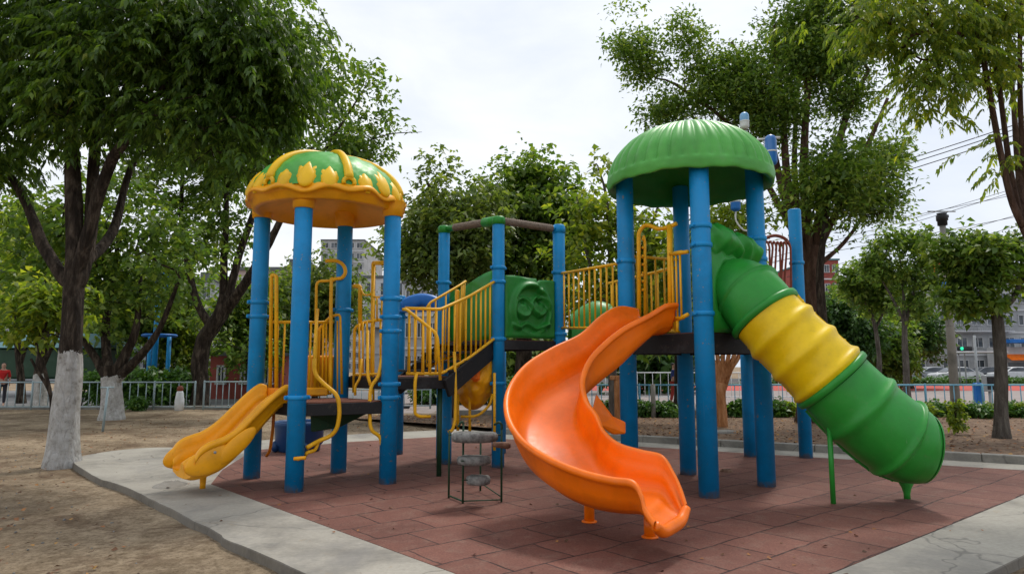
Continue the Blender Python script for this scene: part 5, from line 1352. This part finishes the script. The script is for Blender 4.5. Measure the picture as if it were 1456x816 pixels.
# ------------------------------------------------------------------ fences
def fence(p0, p1, h, mat, label, npan, sp=.27, post_name='fence_post'):
    root = thing('picket_fence', (p0 + p1) / 2, label, 'fence'); L = (p1 - p0).length; d = (p1 - p0).normalized()
    for i in range(npan + 1):
        p = p0 + d * (L * i / npan); m = MB(); m.tube([p, zr(p, p.z + h + .03), zr(p, p.z + h + .05)], [.035, .035, .02], 8); m.build(post_name, M[mat], root)
    for i in range(npan):
        a = p0 + d * (L * i / npan); b = p0 + d * (L * (i + 1) / npan); m = MB()
        m.tube([zr(a, a.z + h), zr(b, b.z + h)], .026, 8); m.tube([zr(a, a.z + .1), zr(b, b.z + .1)], .02, 8)
        n = int((b - a).length / sp)
        for k in range(1, n):
            q = a.lerp(b, k / n); m.tube([zr(q, q.z + .1), zr(q, q.z + h)], .015, 6)
        m.build('fence_panel', M[mat], root)
    return root
Yl = 25.0
fence(P3(at(-70, 560, Yl).x, Yl, GZ), P3(at(277, 560, Yl).x, Yl, GZ), .98, 'fence_l', 'pale grey picket fence on the left, ending beside the leaning dark tree', 6)
fence(P3(at(290, 560, Yl - .2).x, Yl - .2, GZ), P3(at(352, 560, Yl - .2).x, Yl - .2, GZ), 1.0, 'fence_l', 'short pale grey picket fence between the dark tree and the leftmost blue post', 1, .22)
fence(P3(at(392, 560, Yl + .6).x, Yl + .6, GZ), P3(at(612, 560, Yl + .6).x, Yl + .6, GZ), .7, 'fence_l', 'low pale fence seen behind the left tower and stairs', 3, .3)
Yr_ = 22.5
fence(P3(at(828, 560, Yr_).x, Yr_, -.04), P3(at(1560, 560, Yr_).x, Yr_, -.04), .92, 'fence_r', 'long light blue picket fence along the right-hand side', 9)
# second white fence far behind
fence(P3(at(850, 560, 33).x, 33, GZ), P3(at(1130, 560, 33).x, 33, GZ), 1.25, 'white', 'white picket fence farther off, seen beneath the right deck', 5, .34)
# odd props
def simple(name, p, label, cat, mb, mat): return tag(recenter(mb.build(name, mat), p), label, cat)
p = at(255, 575, 24.5); p.z = GZ; m = MB(); m.lathe([(.001, 0), (.15, 0), (.16, .3), (.12, .62), (.09, .68), (.001, .7)], p, 16)
bo = thing('bollard', p, 'white rounded bollard with brown cap at the right end of the grey fence', 'bollard'); m.build('bollard_body', M['white'], bo)
m = MB(); m.ell(p + P3(0, 0, .76), (.11, .11, .12)); m.build('cap', M['browns'], bo)
p = gr(146, 613, GZ); m = MB(); m.tube([p, p + P3(.06, 0, 1.05)], .028, 10); m.tube([p + P3(-.12, 0, 1.05), p + P3(.2, 0, 1.05)], .02, 8); simple('stake', p, 'thin pale stake leaning against the second whitewashed tree', 'stake', m, M['fence_l'])
p = at(929, 580, 20.9); p.z = -.05; m = MB(); m.tube([p, p + P3(0, 0, 1.0)], .07, 10); simple('grey_post', p, 'short grey concrete post in front of the fence beneath the right deck', 'post', m, M['kerb'])
p = gr(882, 600, .05); m = MB(); m.box(p + P3(0, 0, .6), (.28, .12, 1.2), .1, .02); m.box(p + P3(0, 0, 1.14), (.5, .14, .12), .1, .02); simple('wooden_sign_post', p, 'orange-brown wooden post beside the rear post, behind the orange slide', 'post', m, M['bark_o'])
p = gr(1018, 616, .04); m = MB(); m.box(p + P3(-.05, -.1, .02), (.9, .3, .10), .35, .02); simple('stone_block', p, 'dark low stone slab at the foot of the pale orange trunk', 'stone', m, M['kerb'])
# standing table/bench behind the left tower
p = at(525, 585, 19); p.z = GZ; be = thing('park_bench', p, 'dark low bench in the sandy yard seen behind the left tower', 'bench')
m = MB(); m.box(p + P3(0, 0, .44), (2.2, .45, .06), .1, .01); m.build('seat', M['black'], be)
for s in (-.8, .8): m = MB(); m.box(p + P3(s, .08 * s, .2), (.12, .4, .42), .1, .01); m.build('leg', M['black'], be)

# ------------------------------------------------------------------ buildings
M['glass'] = None
def glassm():
    m, nt, b = newmat('dark_window_glass'); co = objco(nt); r = ramp(nt, [(.35, (.02, .025, .03)), (.65, (.10, .12, .14))]); nt.links.new(noise_(nt, .5, 2, .5, co), r.inputs[0]); nt.links.new(r.outputs[0], b.inputs['Base Color']); b.inputs['Roughness'].default_value = .12; return m
M['glass'] = glassm()
def wallm(name, c, s=.4): return rough_(name, [(.3, tuple(x * .72 for x in c)), (.55, c), (.75, tuple(min(1, x * 1.15) for x in c))], s, .9, .2, .02)
M['w_grey'] = wallm('grey_render', (.36, .37, .38)); M['w_white'] = wallm('white_render', (.55, .56, .57)); M['w_pink'] = wallm('pinkish_render', (.42, .33, .31)); M['w_brick'] = wallm('red_brick', (.30, .075, .06), 1); M['w_dark'] = wallm('dark_render', (.12, .13, .13)); M['w_teal'] = wallm('teal_tile_roof', (.1, .2, .22))
def building(px0, px1, ptop, Y, depth, mat, label, floors=3, cols=4, wf=.6, wh=.5, pbase=None, name='building', roofmat='w_dark', bands=True, balcony=()):
    x0 = at(px0, 500, Y).x; x1 = at(px1, 500, Y).x; H = zat(ptop, Y, (px0 + px1) / 2); w = x1 - x0; c = P3((x0 + x1) / 2, Y + depth / 2, GZ)
    root = thing(name, c, label, 'building')
    m = MB(); m.box(c + P3(0, 0, (H - GZ) / 2), (w, depth, H - GZ)); m.build('wall', M[mat], root)
    m = MB(); m.box(c + P3(0, 0, H - GZ + .12), (w + .4, depth + .4, .3)); m.box(c + P3(w * .2, 0, H - GZ + .9), (w * .22, depth * .4, 1.4)); m.build('roof', M[roofmat], root)
    fh = (H - GZ) / floors
    for f in range(floors):
        zc = GZ + fh * (f + .55)
        if bands and f: m = MB(); m.box(P3((x0 + x1) / 2, Y - .06, GZ + fh * f), (w + .1, .16, .22)); m.build('cornice', M['w_white'], root)
        for k in range(cols):
            xc = x0 + w * (k + .5) / cols; ww = w / cols * wf; hh = fh * wh
            fr = MB(); t = .09
            fr.box((xc, Y - .03, zc + hh / 2), (ww + t, .14, t)); fr.box((xc, Y - .05, zc - hh / 2), (ww + t * 2, .22, t)); fr.box((xc - ww / 2, Y - .03, zc), (t, .14, hh)); fr.box((xc + ww / 2, Y - .03, zc), (t, .14, hh)); fr.box((xc, Y - .025, zc), (t * .7, .1, hh))
            wo = fr.build('window', M['w_white'], root)
            g = MB(); g.box((xc, Y + .0, zc), (ww, .06, hh)); g.build('pane', M['glass'], wo)
        if f in balcony:
            m = MB(); m.box((x0 + w * .4, Y - .6, GZ + fh * f + .1), (w * .7, 1.2, .15))
            m.build('balcony', M['w_white'], root)
            m = MB()
            for k in range(int(w * .7 / .25)): m.tube([(x0 + w * .05 + k * .25, Y - 1.18, GZ + fh * f + .17), (x0 + w * .05 + k * .25, Y - 1.18, GZ + fh * f + 1.1)], .02, 5)
            m.bar((x0 + w * .05, Y - 1.18, GZ + fh * f + 1.12), (x0 + w * .75, Y - 1.18, GZ + fh * f + 1.12), .05, .05); m.build('balcony_rail', M['steel'], root)
    return root
building(1335, 1470, 378, 92, 18, 'w_grey', 'grey multi-storey building with white cornices behind the maples at right', 5, 6, .62, .45, balcony=(2, 3))
building(1262, 1336, 425, 95, 16, 'w_white', 'low white building left of the utility pole behind trees', 4, 4)
building(1164, 1199, 370, 120, 20, 'w_brick', 'red-brick building with a teal roof storey right of the large trunk', 6, 3, .6, .4, roofmat='w_teal')
building(452, 514, 342, 170, 25, 'w_grey', 'tall white apartment tower seen between the left tower posts', 12, 5, .7, .5, balcony=(8, 9, 10))
building(330, 428, 384, 62, 12, 'w_pink', 'pinkish low building behind the left tower', 3, 5, .5, .5)
building(200, 300, 400, 80, 12, 'w_grey', 'grey building behind the trees left of the yellow slide', 4, 5)
building(572, 640, 402, 70, 12, 'w_grey', 'grey house with windows left of the middle tower', 3, 4, .55, .45)
building(640, 720, 390, 85, 12, 'w_white', 'pale house hidden behind the loose tree', 4, 4)
building(300, 400, 505, 33, 4, 'w_brick', 'low red-brick building beyond the short fence', 1, 3, .3, .4, bands=False)
building(515, 575, 395, 85, 10, 'w_white', 'pale house with balconies right of the left tower', 4, 3, .6, .5, balcony=(2,))
building(860, 1010, 470, 90, 10, 'w_grey', 'grey building beyond the street under the right deck', 2, 7)
building(-60, 150, 440, 75, 10, 'w_grey', 'grey block behind the leftmost trees', 3, 8)
# dark green tent/lorry at far left
p = P3(at(75, 500, 36).x, 36, GZ); cv = thing('market_canopy', p, 'dark green canvas canopy standing behind the leftmost trees', 'canopy')
m = MB(); w = at(150, 500, 36).x - at(0, 500, 36).x
m.box(p + P3(0, 1, 1.7), (w, 3, 1.6), 0, .1); m.build('canvas_side', M['dgreen'], cv)
m = MB(); m.add([p + P3(-w / 2 - .2, -.7, 2.5), p + P3(w / 2 + .2, -.7, 2.5), p + P3(w / 2 + .2, 2.7, 2.5), p + P3(-w / 2 - .2, 2.7, 2.5), p + P3(-w / 2 + .4, 1, 3.3), p + P3(w / 2 - .4, 1, 3.3)], [(0, 1, 5, 4), (1, 2, 5), (2, 3, 4, 5), (3, 0, 4), (0, 3, 2, 1)], False); m.build('canvas_roof', M['w_teal'], cv)
for s in (-.49, 0, .49): m = MB(); m.tube([p + P3(w * s, -.5, 0), p + P3(w * s, -.5, .95)], .05, 8); m.build('canopy_pole', M['steel'], cv)
# blue climbing frame beyond the left fence
Yb = 34; p = P3(at(227, 540, Yb).x, Yb, GZ); bf = thing('blue_play_frame', p, 'tall blue play frame with a hoop beyond the left fence', 'play frame')
for x, y in ((214, 478), (227, 392), (241, 478)):
    m = MB(); q = at(x, y, Yb); m.tube([P3(q.x, Yb, GZ), q], .13 if x == 227 else .1, 12); m.build('post', M['blue'], bf)
c = at(227, 477, Yb); m = MB(); m.tube([c + P3(.75 * math.cos(a), .75 * math.sin(a), 0) for a in np.linspace(0, 2 * math.pi, 24, endpoint=False)], .07, 8, closed=True); m.build('hoop', M['bluep'], bf)
for x, y, ww, hh in ((222, 408, .7, 1.2), (218, 425, .9, .3), (234, 400, .4, 1.0)):
    m = MB(); c = at(x, y, Yb - .15); m.box(c, (ww, .1, hh), 0, .04); m.build('play_panel', M['bluep'], bf)

# ------------------------------------------------------------------ shops, shelter, poles
p = P3(at(1460, 520, 70).x, 86.6, GZ)
sh = thing('shop_front', (at(1450, 520, 87.5).x, 88.5, GZ), 'shop with blue canopy and orange awning at the right edge beyond the road', 'shop')
X0, X1 = at(1428, 520, 88).x, at(1500, 520, 88).x
m = MB(); m.box(((X0 + X1) / 2, 89.5, 1.9), (X1 - X0, 3, 4)); m.build('wall', M['w_white'], sh)
m = MB(); m.box(((X0 + X1) / 2, 87.4, 4.6), (X1 - X0 + .4, 2.2, .5), 0, .05); m.build('canopy', M['bluep'], sh)
m = MB(); m.add([(X0, 88, 3.0), (X1, 88, 3.0), (X1, 86.6, 2.3), (X0, 86.6, 2.3), (X0, 88, 2.9), (X1, 88, 2.9), (X1, 86.6, 2.2), (X0, 86.6, 2.2)], [(0, 1, 2, 3), (7, 6, 5, 4), (3, 2, 6, 7), (0, 3, 7, 4), (1, 5, 6, 2)], False); m.build('awning', M['orange'], sh)
m = MB(); m.box(((X0 + X1) / 2, 87.96, 1.0), (X1 - X0 - 1, .06, 1.9)); m.build('shop_window', M['glass'], sh)
# bus shelter
p = P3(at(1398, 540, 60).x, 60, GZ); bs = thing('bus_shelter', p, 'grey roofed bus shelter between the utility pole and the nearest maple', 'bus shelter')
m = MB(); m.box(p + P3(0, 0, 2.75), (3.6, 1.7, .14), 0, .05); m.build('roof', M['w_white'], bs)
for s in (-1.6, 1.6): m = MB(); m.tube([p + P3(s, .6, 0), p + P3(s, .6, 2.7)], .06, 10); m.build('support', M['steel'], bs)
m = MB(); m.box(p + P3(0, .7, .5), (3.0, .3, .08)); m.build('seat', M['steel'], bs)
# traffic signal
p = P3(at(1374, 540, 61).x, 61, GZ); ts = thing('traffic_signal', p, 'traffic signal glowing green by the bus shelter', 'traffic light')
m = MB(); m.tube([p, p + P3(0, 0, 3.0)], .06, 10); m.build('pole', M['steel'], ts)
m = MB(); m.box(p + P3(0, -.1, 3.1), (1.3, .25, .42), 0, .06); m.build('housing', M['black'], ts)
mm, nt, bb = newmat('lit_green_signal'); co = objco(nt); rr = ramp(nt, [(.4, (.0, .5, .25)), (.6, (.05, .9, .5))]); nt.links.new(noise_(nt, 9, 2, .5, co), rr.inputs[0]); nt.links.new(rr.outputs[0], bb.inputs['Emission Color']); bb.inputs['Emission Strength'].default_value = .8; bb.inputs['Base Color'].default_value = (0, .2, .1, 1)
m = MB(); m.lathe([(.001, 0), (.15, 0.0), (.15, .04), (.001, .05)], (0, 0, 0), 16); m.v = [Matrix.Rotation(math.pi / 2, 3, 'X') @ v + p + P3(-.35, -.24, 3.1) for v in m.v]; m.build('lamp_green', mm, ts)
# blue-footed street pole
p = P3(at(1394, 590, 25.5).x, 25.5, GZ); sp_ = thing('street_pole', p, 'slim street pole with a blue base box behind the right fence', 'pole')
m = MB(); m.tube([p, p + P3(0, 0, 2.7)], .045, 10); m.build('pole', M['steel'], sp_); m = MB(); m.box(p + P3(0, 0, .5), (.3, .25, .9), 0, .03); m.build('base_box', M['bluep'], sp_)
p = P3(at(1410, 590, 25).x, 25, GZ); bx = thing('control_box', p, 'small grey control cabinet behind the fence left of the nearest maple trunk', 'cabinet')
m = MB(); m.box(p + P3(0, 0, .95), (.42, .25, .6), 0, .03); m.build('cabinet', M['steel'], bx); m = MB(); m.box(p + P3(0, -.14, .95), (.32, .02, .46), 0, .005); m.build('door', M['black'], bx); m = MB(); m.tube([p, p + P3(0, 0, .66)], .05, 8); m.build('leg', M['steel'], bx)
# utility pole with equipment box and wires
Yp = 24.2; p = P3(at(1360, 590, Yp).x, Yp, GZ); up_ = thing('utility_pole', p, 'concrete utility pole with a dark equipment drum on top, at the right fence', 'utility pole')
zt = zat(300, Yp, 1340)
m = MB(); m.tube([p, zr(p, 3.2), zr(p, zt - .35)], [.16, .13, .10], 16); m.build('pole', M['kerb'], up_)
m = MB(); m.lathe([(.05, zt - .5), (.16, zt - .46), (.16, zt - .3), (.19, zt - .28), (.19, zt - .1), (.15, zt - .08), (.17, zt - .02), (.02, zt)], p, 20); m.box(zr(p, zt - .2) + P3(.18, 0, 0), (.1, .12, .12), 0, .02); m.build('transformer', M['black'], up_)
m = MB(); m.tube([zr(p, zt - .05) + P3(-.5, 0, .03), zr(p, zt - .05) + P3(.5, 0, .03)], .025, 8); m.build('crossarm', M['steel'], up_)
m = MB(); m.box(zr(p, zat(412, Yp, 1352)) + P3(-.12, -.2, 0), (.45, .15, .5), .2, .05); m.build('sign', M['bluep'], up_)
m = MB(); m.box(zr(p, zat(386, Yp, 1345)) + P3(-.3, -.2, .1), (.55, .08, .35), .2, .03); m.build('banner', M['orange'], up_)
WIRE = rough_('black_cable', [(.3, (.03, .03, .032)), (.7, (.06, .06, .062))], 3, .6)
desc = [((1290, 214), (1460, 166), 26, .020, 'upper'), ((1288, 222), (1460, 172), 26, .020, 'middle'), ((1286, 232), (1460, 180), 26, .020, 'lower')]
lab = ['highest of the three thick cables by the near right tree', 'middle of the three thick cables by the near right tree', 'lowest of the three thick cables by the near right tree']
for k, (a, b, Yw, r, _) in enumerate(desc):
    pa_, pb_ = at(a[0] - 330, a[1] + 96, Yw + 18), at(b[0] + 200, b[1] - 62, Yw - 3); pts_ = [pa_.lerp(pb_, t) - P3(0, 0, .5 * math.sin(math.pi * t)) for t in np.linspace(0, 1, 24)]
    m = MB(); m.tube(pts_, r, 6); tag(recenter(m.build('power_cable', WIRE), pa_), lab[k], 'power cable', 'overhead cables')
thin = [((1180, 352), (1460, 300)), ((1180, 345), (1460, 262)), ((1180, 338), (1460, 258)), ((1300, 300), (1460, 268)), ((1340, 330), (1460, 296)), ((1340, 345), (1460, 312)), ((1345, 362), (1460, 330)), ((1230, 160), (1460, 92))]
tl = ['thin cable meeting the drum of the utility pole from the left', 'upper thin cable of the pair crossing low over the red-brick building', 'second thin cable crossing low over the red-brick building', 'thin cable just right of the pole drum', 'thin cable just above the nearest maple', 'thin cable touching the top of the nearest maple', 'lowest thin cable behind the nearest maple', 'high thin cable behind the feathery tree']
for k, (a, b) in enumerate(thin):
    s = (b[1] - a[1]) / (b[0] - a[0]); ea = (a[0] - 260, a[1] - s * 260); eb = (1700, b[1] + s * 240); Yw = 30 + k
    pa_, pb_ = at(ea[0], ea[1], Yw + 10), at(eb[0], eb[1], Yw); pts_ = [pa_.lerp(pb_, t) - P3(0, 0, .25 * math.sin(math.pi * t)) for t in np.linspace(0, 1, 20)]
    m = MB(); m.tube(pts_, .014, 5); tag(recenter(m.build('power_cable', WIRE), pa_), tl[k], 'power cable', 'overhead cables')

# ------------------------------------------------------------------ cars
M['car_w'] = plastic('white_car_paint', (.62, .63, .64), .2, .1, .02); M['car_s'] = plastic('silver_car_paint', (.30, .32, .34), .22, .1, .02); M['car_g'] = plastic('grey_car_paint', (.10, .11, .125), .2, .1, .02); M['car_r'] = plastic('red_car_paint', (.4, .02, .015), .2, .1, .02)
M['tyre'] = rough_('tyre_rubber', [(.3, (.015,) * 3), (.7, (.03,) * 3)], 9, .9)
def car(loc, rz, mat, label):
    root = thing('parked_car', loc, label, 'car', 'cars along the road'); o = Vector(loc)
    rot = Matrix.Rotation(rz, 3, 'Z'); L = 4.5
    prof = [(-2.25, .35), (-2.22, .75), (-2.0, .86), (-1.3, .95), (-.55, 1.38), (.1, 1.46), (.9, 1.42), (1.55, 1.02), (2.1, .95), (2.25, .7), (2.25, .35)]
    pc = cr([Vector((x, 0, z)) for x, z in prof], 4); rows = []
    for yy, k in ((-.90, .90), (-.90, 1.0), (-.70, 1.0), (0, 1.01), (.70, 1.0), (.90, 1.0), (.90, .9)):
        row = []
        for q in pc:
            yk = yy * (1 - max(0, q.z - .95) * .38); row.append(rot @ Vector((q.x * (.99 if abs(yy) > .8 else 1), yk, q.z * (1 if abs(yy) < .8 else .975) if k == 1.0 or q.z > .5 else q.z)) + o)
        rows.append(row)
    m = MB(); m.grid(rows[1:6]); n = len(pc)
    for r_, fl in ((rows[1], 0), (rows[5], 1)):
        m.add(r_, [tuple(range(n))[::-1] if fl else tuple(range(n))], False)
    m.box(None, (4.3, 1.7, .2), M4=Matrix.Translation(o + Vector((0, 0, .38))) @ rot.to_4x4()); m.build('body', M[mat], root)
    for s in (-1, 1):
        g = MB(); pts_ = [(-1.12, 1.0), (-.5, 1.34), (.08, 1.40), (.85, 1.37), (1.35, 1.03)]
        g.add([rot @ Vector((x, s * (.905 * (1 - max(0, z - .95) * .38)), z)) + o for x, z in pts_] + [rot @ Vector((x, s * (.88 * (1 - max(0, z - .95) * .38)), z)) + o for x, z in pts_], [(0, 1, 2, 3, 4), (9, 8, 7, 6, 5)] + [(i, 5 + i, 5 + (i + 1) % 5, (i + 1) % 5) for i in range(5)], False); g.build('side_window', M['glass'], root)
    for x0_, z0_, x1_, z1_, nm in ((-1.28, .985, -.6, 1.375, 'windscreen'), (1.5, 1.07, .95, 1.41, 'rear_window')):
        g = MB(); e = -.015 if x0_ < 0 else .015
        g.add([rot @ Vector((x + e, yy, z + .012)) + o for x, z in ((x0_, z0_), (x1_, z1_)) for yy in (-.62, .62)] + [rot @ Vector((x, yy, z - .03)) + o for x, z in ((x0_, z0_), (x1_, z1_)) for yy in (-.62, .62)], [(0, 1, 3, 2), (4, 6, 7, 5), (0, 4, 5, 1), (2, 3, 7, 6)], False); g.build(nm, M['glass'], root)
    for x in (-1.4, 1.4):
        for s in (-1, 1):
            w_ = MB(); c = Vector((x, s * .82, .33)); w_.tube([rot @ (c + Vector((0, -.11, 0))) + o, rot @ (c + Vector((0, .11, 0))) + o], .33, 20); wo = w_.build('wheel', M['tyre'], root)
            w_ = MB(); w_.tube([rot @ (c + Vector((0, s * .105, 0))) + o, rot @ (c + Vector((0, s * .125, 0))) + o], .21, 14); w_.build('rim', M['steel'], wo)
    for s in (-.65, .65):
        l = MB(); l.ell(rot @ Vector((-2.2, s, .68)) + o, (.1, .18, .08), 10, 6, rot); l.build('headlight', M['white'], root)
        l = MB(); l.ell(rot @ Vector((2.2, s, .75)) + o, (.08, .16, .08), 10, 6, rot); l.build('tail_light', M['car_r'], root)
car((at(1322, 530, 70).x, 70, GZ), .0, 'car_s', 'silver-grey sedan left of the white one beyond the red lane')
car((at(1358, 530, 67).x, 67, GZ), .05, 'car_w', 'white sedan behind the utility pole beyond the red lane')
car((at(1262, 530, 72).x, 72, GZ), 0, 'car_g', 'dark grey car half hidden by the leaning maple trunk')
car((at(1212, 530, 71).x, 71, GZ), 0, 'car_w', 'white car beside the tube slide, leftmost of the cars on the right')
car((at(1400, 530, 76).x, 76, GZ), 0, 'car_g', 'dark car under the bus shelter roof beyond the road')
car((at(1440, 530, 74).x, 74, GZ), 0, 'car_w', 'white car at the right edge in front of the shop')
car((at(180, 535, 36).x, 38, GZ), 0, 'car_w', 'white car behind the left hedge')
car((at(262, 535, 40).x, 42, GZ), 0, 'car_s', 'silver car beyond the left hedge, near the bollard')
car((at(600, 535, 40).x, 40, GZ), 0, 'car_s', 'silver car seen between the left tower and the stairs')

# ------------------------------------------------------------------ people (small, far)
SKIN = rough_('skin', [(.3, (.35, .2, .14)), (.7, (.45, .27, .2))], 3, .6, .05); HAIR = rough_('black_hair', [(.3, (.01,) * 3), (.7, (.03,) * 3)], 30, .6)
def cloth(name, c): return rough_(name, [(.3, tuple(x * .75 for x in c)), (.7, c)], 8, .9, .2)
def person(loc, rz, shirt, trousers, label, h=1.68, walk=.12):
    root = thing('person', loc, label, 'person'); k = h / 1.7
    def skinmesh(name, verts, edges, radii, mat, parent, sub=1, rootv=0):
        me = bpy.data.meshes.new(name); rot = Matrix.Rotation(rz, 3, 'Z'); me.from_pydata([tuple(rot @ Vector(v) * k) for v in verts], edges, []); o = bpy.data.objects.new(name, me); COL.objects.link(o); o.parent = parent
        s = o.modifiers.new('skin', 'SKIN'); sv = me.skin_vertices[0].data
        for v, r in zip(sv, radii): v.radius = (r * k, r * k * .85)
        sv[rootv].use_root = True; o.modifiers.new('sub', 'SUBSURF').levels = sub; o.modifiers['sub'].render_levels = sub; me.materials.append(mat); return o
    body_v = [(0, 0, .95), (0, 0, 1.15), (0, 0, 1.38), (0, 0, 1.46), (0, -.01, 1.54), (0, -.015, 1.62), (0, 0, 1.70),
              (.17, 0, 1.37), (.22, .03, 1.12), (.23, -.05, .88), (.23, -.07, .79), (-.17, 0, 1.37), (-.22, -.03, 1.12), (-.23, -.12, .9), (-.23, -.15, .81),
              (.09, 0, .88), (.10, -walk * .4, .5), (.10, -walk, .08), (.10, -walk - .14, .03), (-.09, 0, .88), (-.10, walk * .4, .5), (-.10, walk, .08), (-.10, walk - .14, .03)]
    be = [(0, 1), (1, 2), (2, 3), (3, 4), (4, 5), (5, 6), (2, 7), (7, 8), (8, 9), (9, 10), (2, 11), (11, 12), (12, 13), (13, 14), (0, 15), (15, 16), (16, 17), (17, 18), (0, 19), (19, 20), (20, 21), (21, 22)]
    br = [.13, .13, .13, .055, .075, .095, .06, .055, .042, .032, .03, .055, .042, .032, .03, .085, .06, .042, .035, .085, .06, .042, .035]
    bo_ = skinmesh('body', body_v, be, br, SKIN, root)
    skinmesh('shirt', [(0, 0, .92), (0, 0, 1.15), (0, 0, 1.37), (0, 0, 1.44), (.17, 0, 1.375), (.22, .03, 1.12), (-.17, 0, 1.375), (-.22, -.03, 1.12)], [(0, 1), (1, 2), (2, 3), (2, 4), (4, 5), (2, 6), (6, 7)], [.155, .15, .15, .07, .075, .06, .075, .06], shirt, root)
    skinmesh('trousers', [(0, 0, .95), (.09, 0, .86), (.10, -walk * .4, .5), (.10, -walk, .12), (-.09, 0, .86), (-.10, walk * .4, .5), (-.10, walk, .12)], [(0, 1), (1, 2), (2, 3), (0, 4), (4, 5), (5, 6)], [.15, .105, .08, .065, .105, .08, .065], trousers, root)
    skinmesh('hair', [(0, .02, 1.60), (0, .02, 1.67), (0, .0, 1.72)], [(0, 1), (1, 2)], [.09, .1, .06], HAIR, root)
    return root
person((at(4, 540, 27).x, 27, GZ), .5, cloth('red_shirt', (.5, .02, .02)), cloth('dark_trousers', (.03, .03, .04)), 'person in a red shirt standing behind the fence at the far left edge')
person((at(958, 540, 29).x, 29, GZ), 1.2, cloth('blue_shirt', (.02, .04, .16)), cloth('red_trousers', (.3, .04, .03)), 'person in dark blue top walking beyond the fence beneath the right deck')
person((at(1272, 540, 24.6).x, 24.6, GZ), -1.2, cloth('navy_shirt', (.03, .045, .09)), cloth('grey_trousers', (.1, .1, .1)), 'small child in a navy top behind the fence left of the slim maple trunk', 1.05)
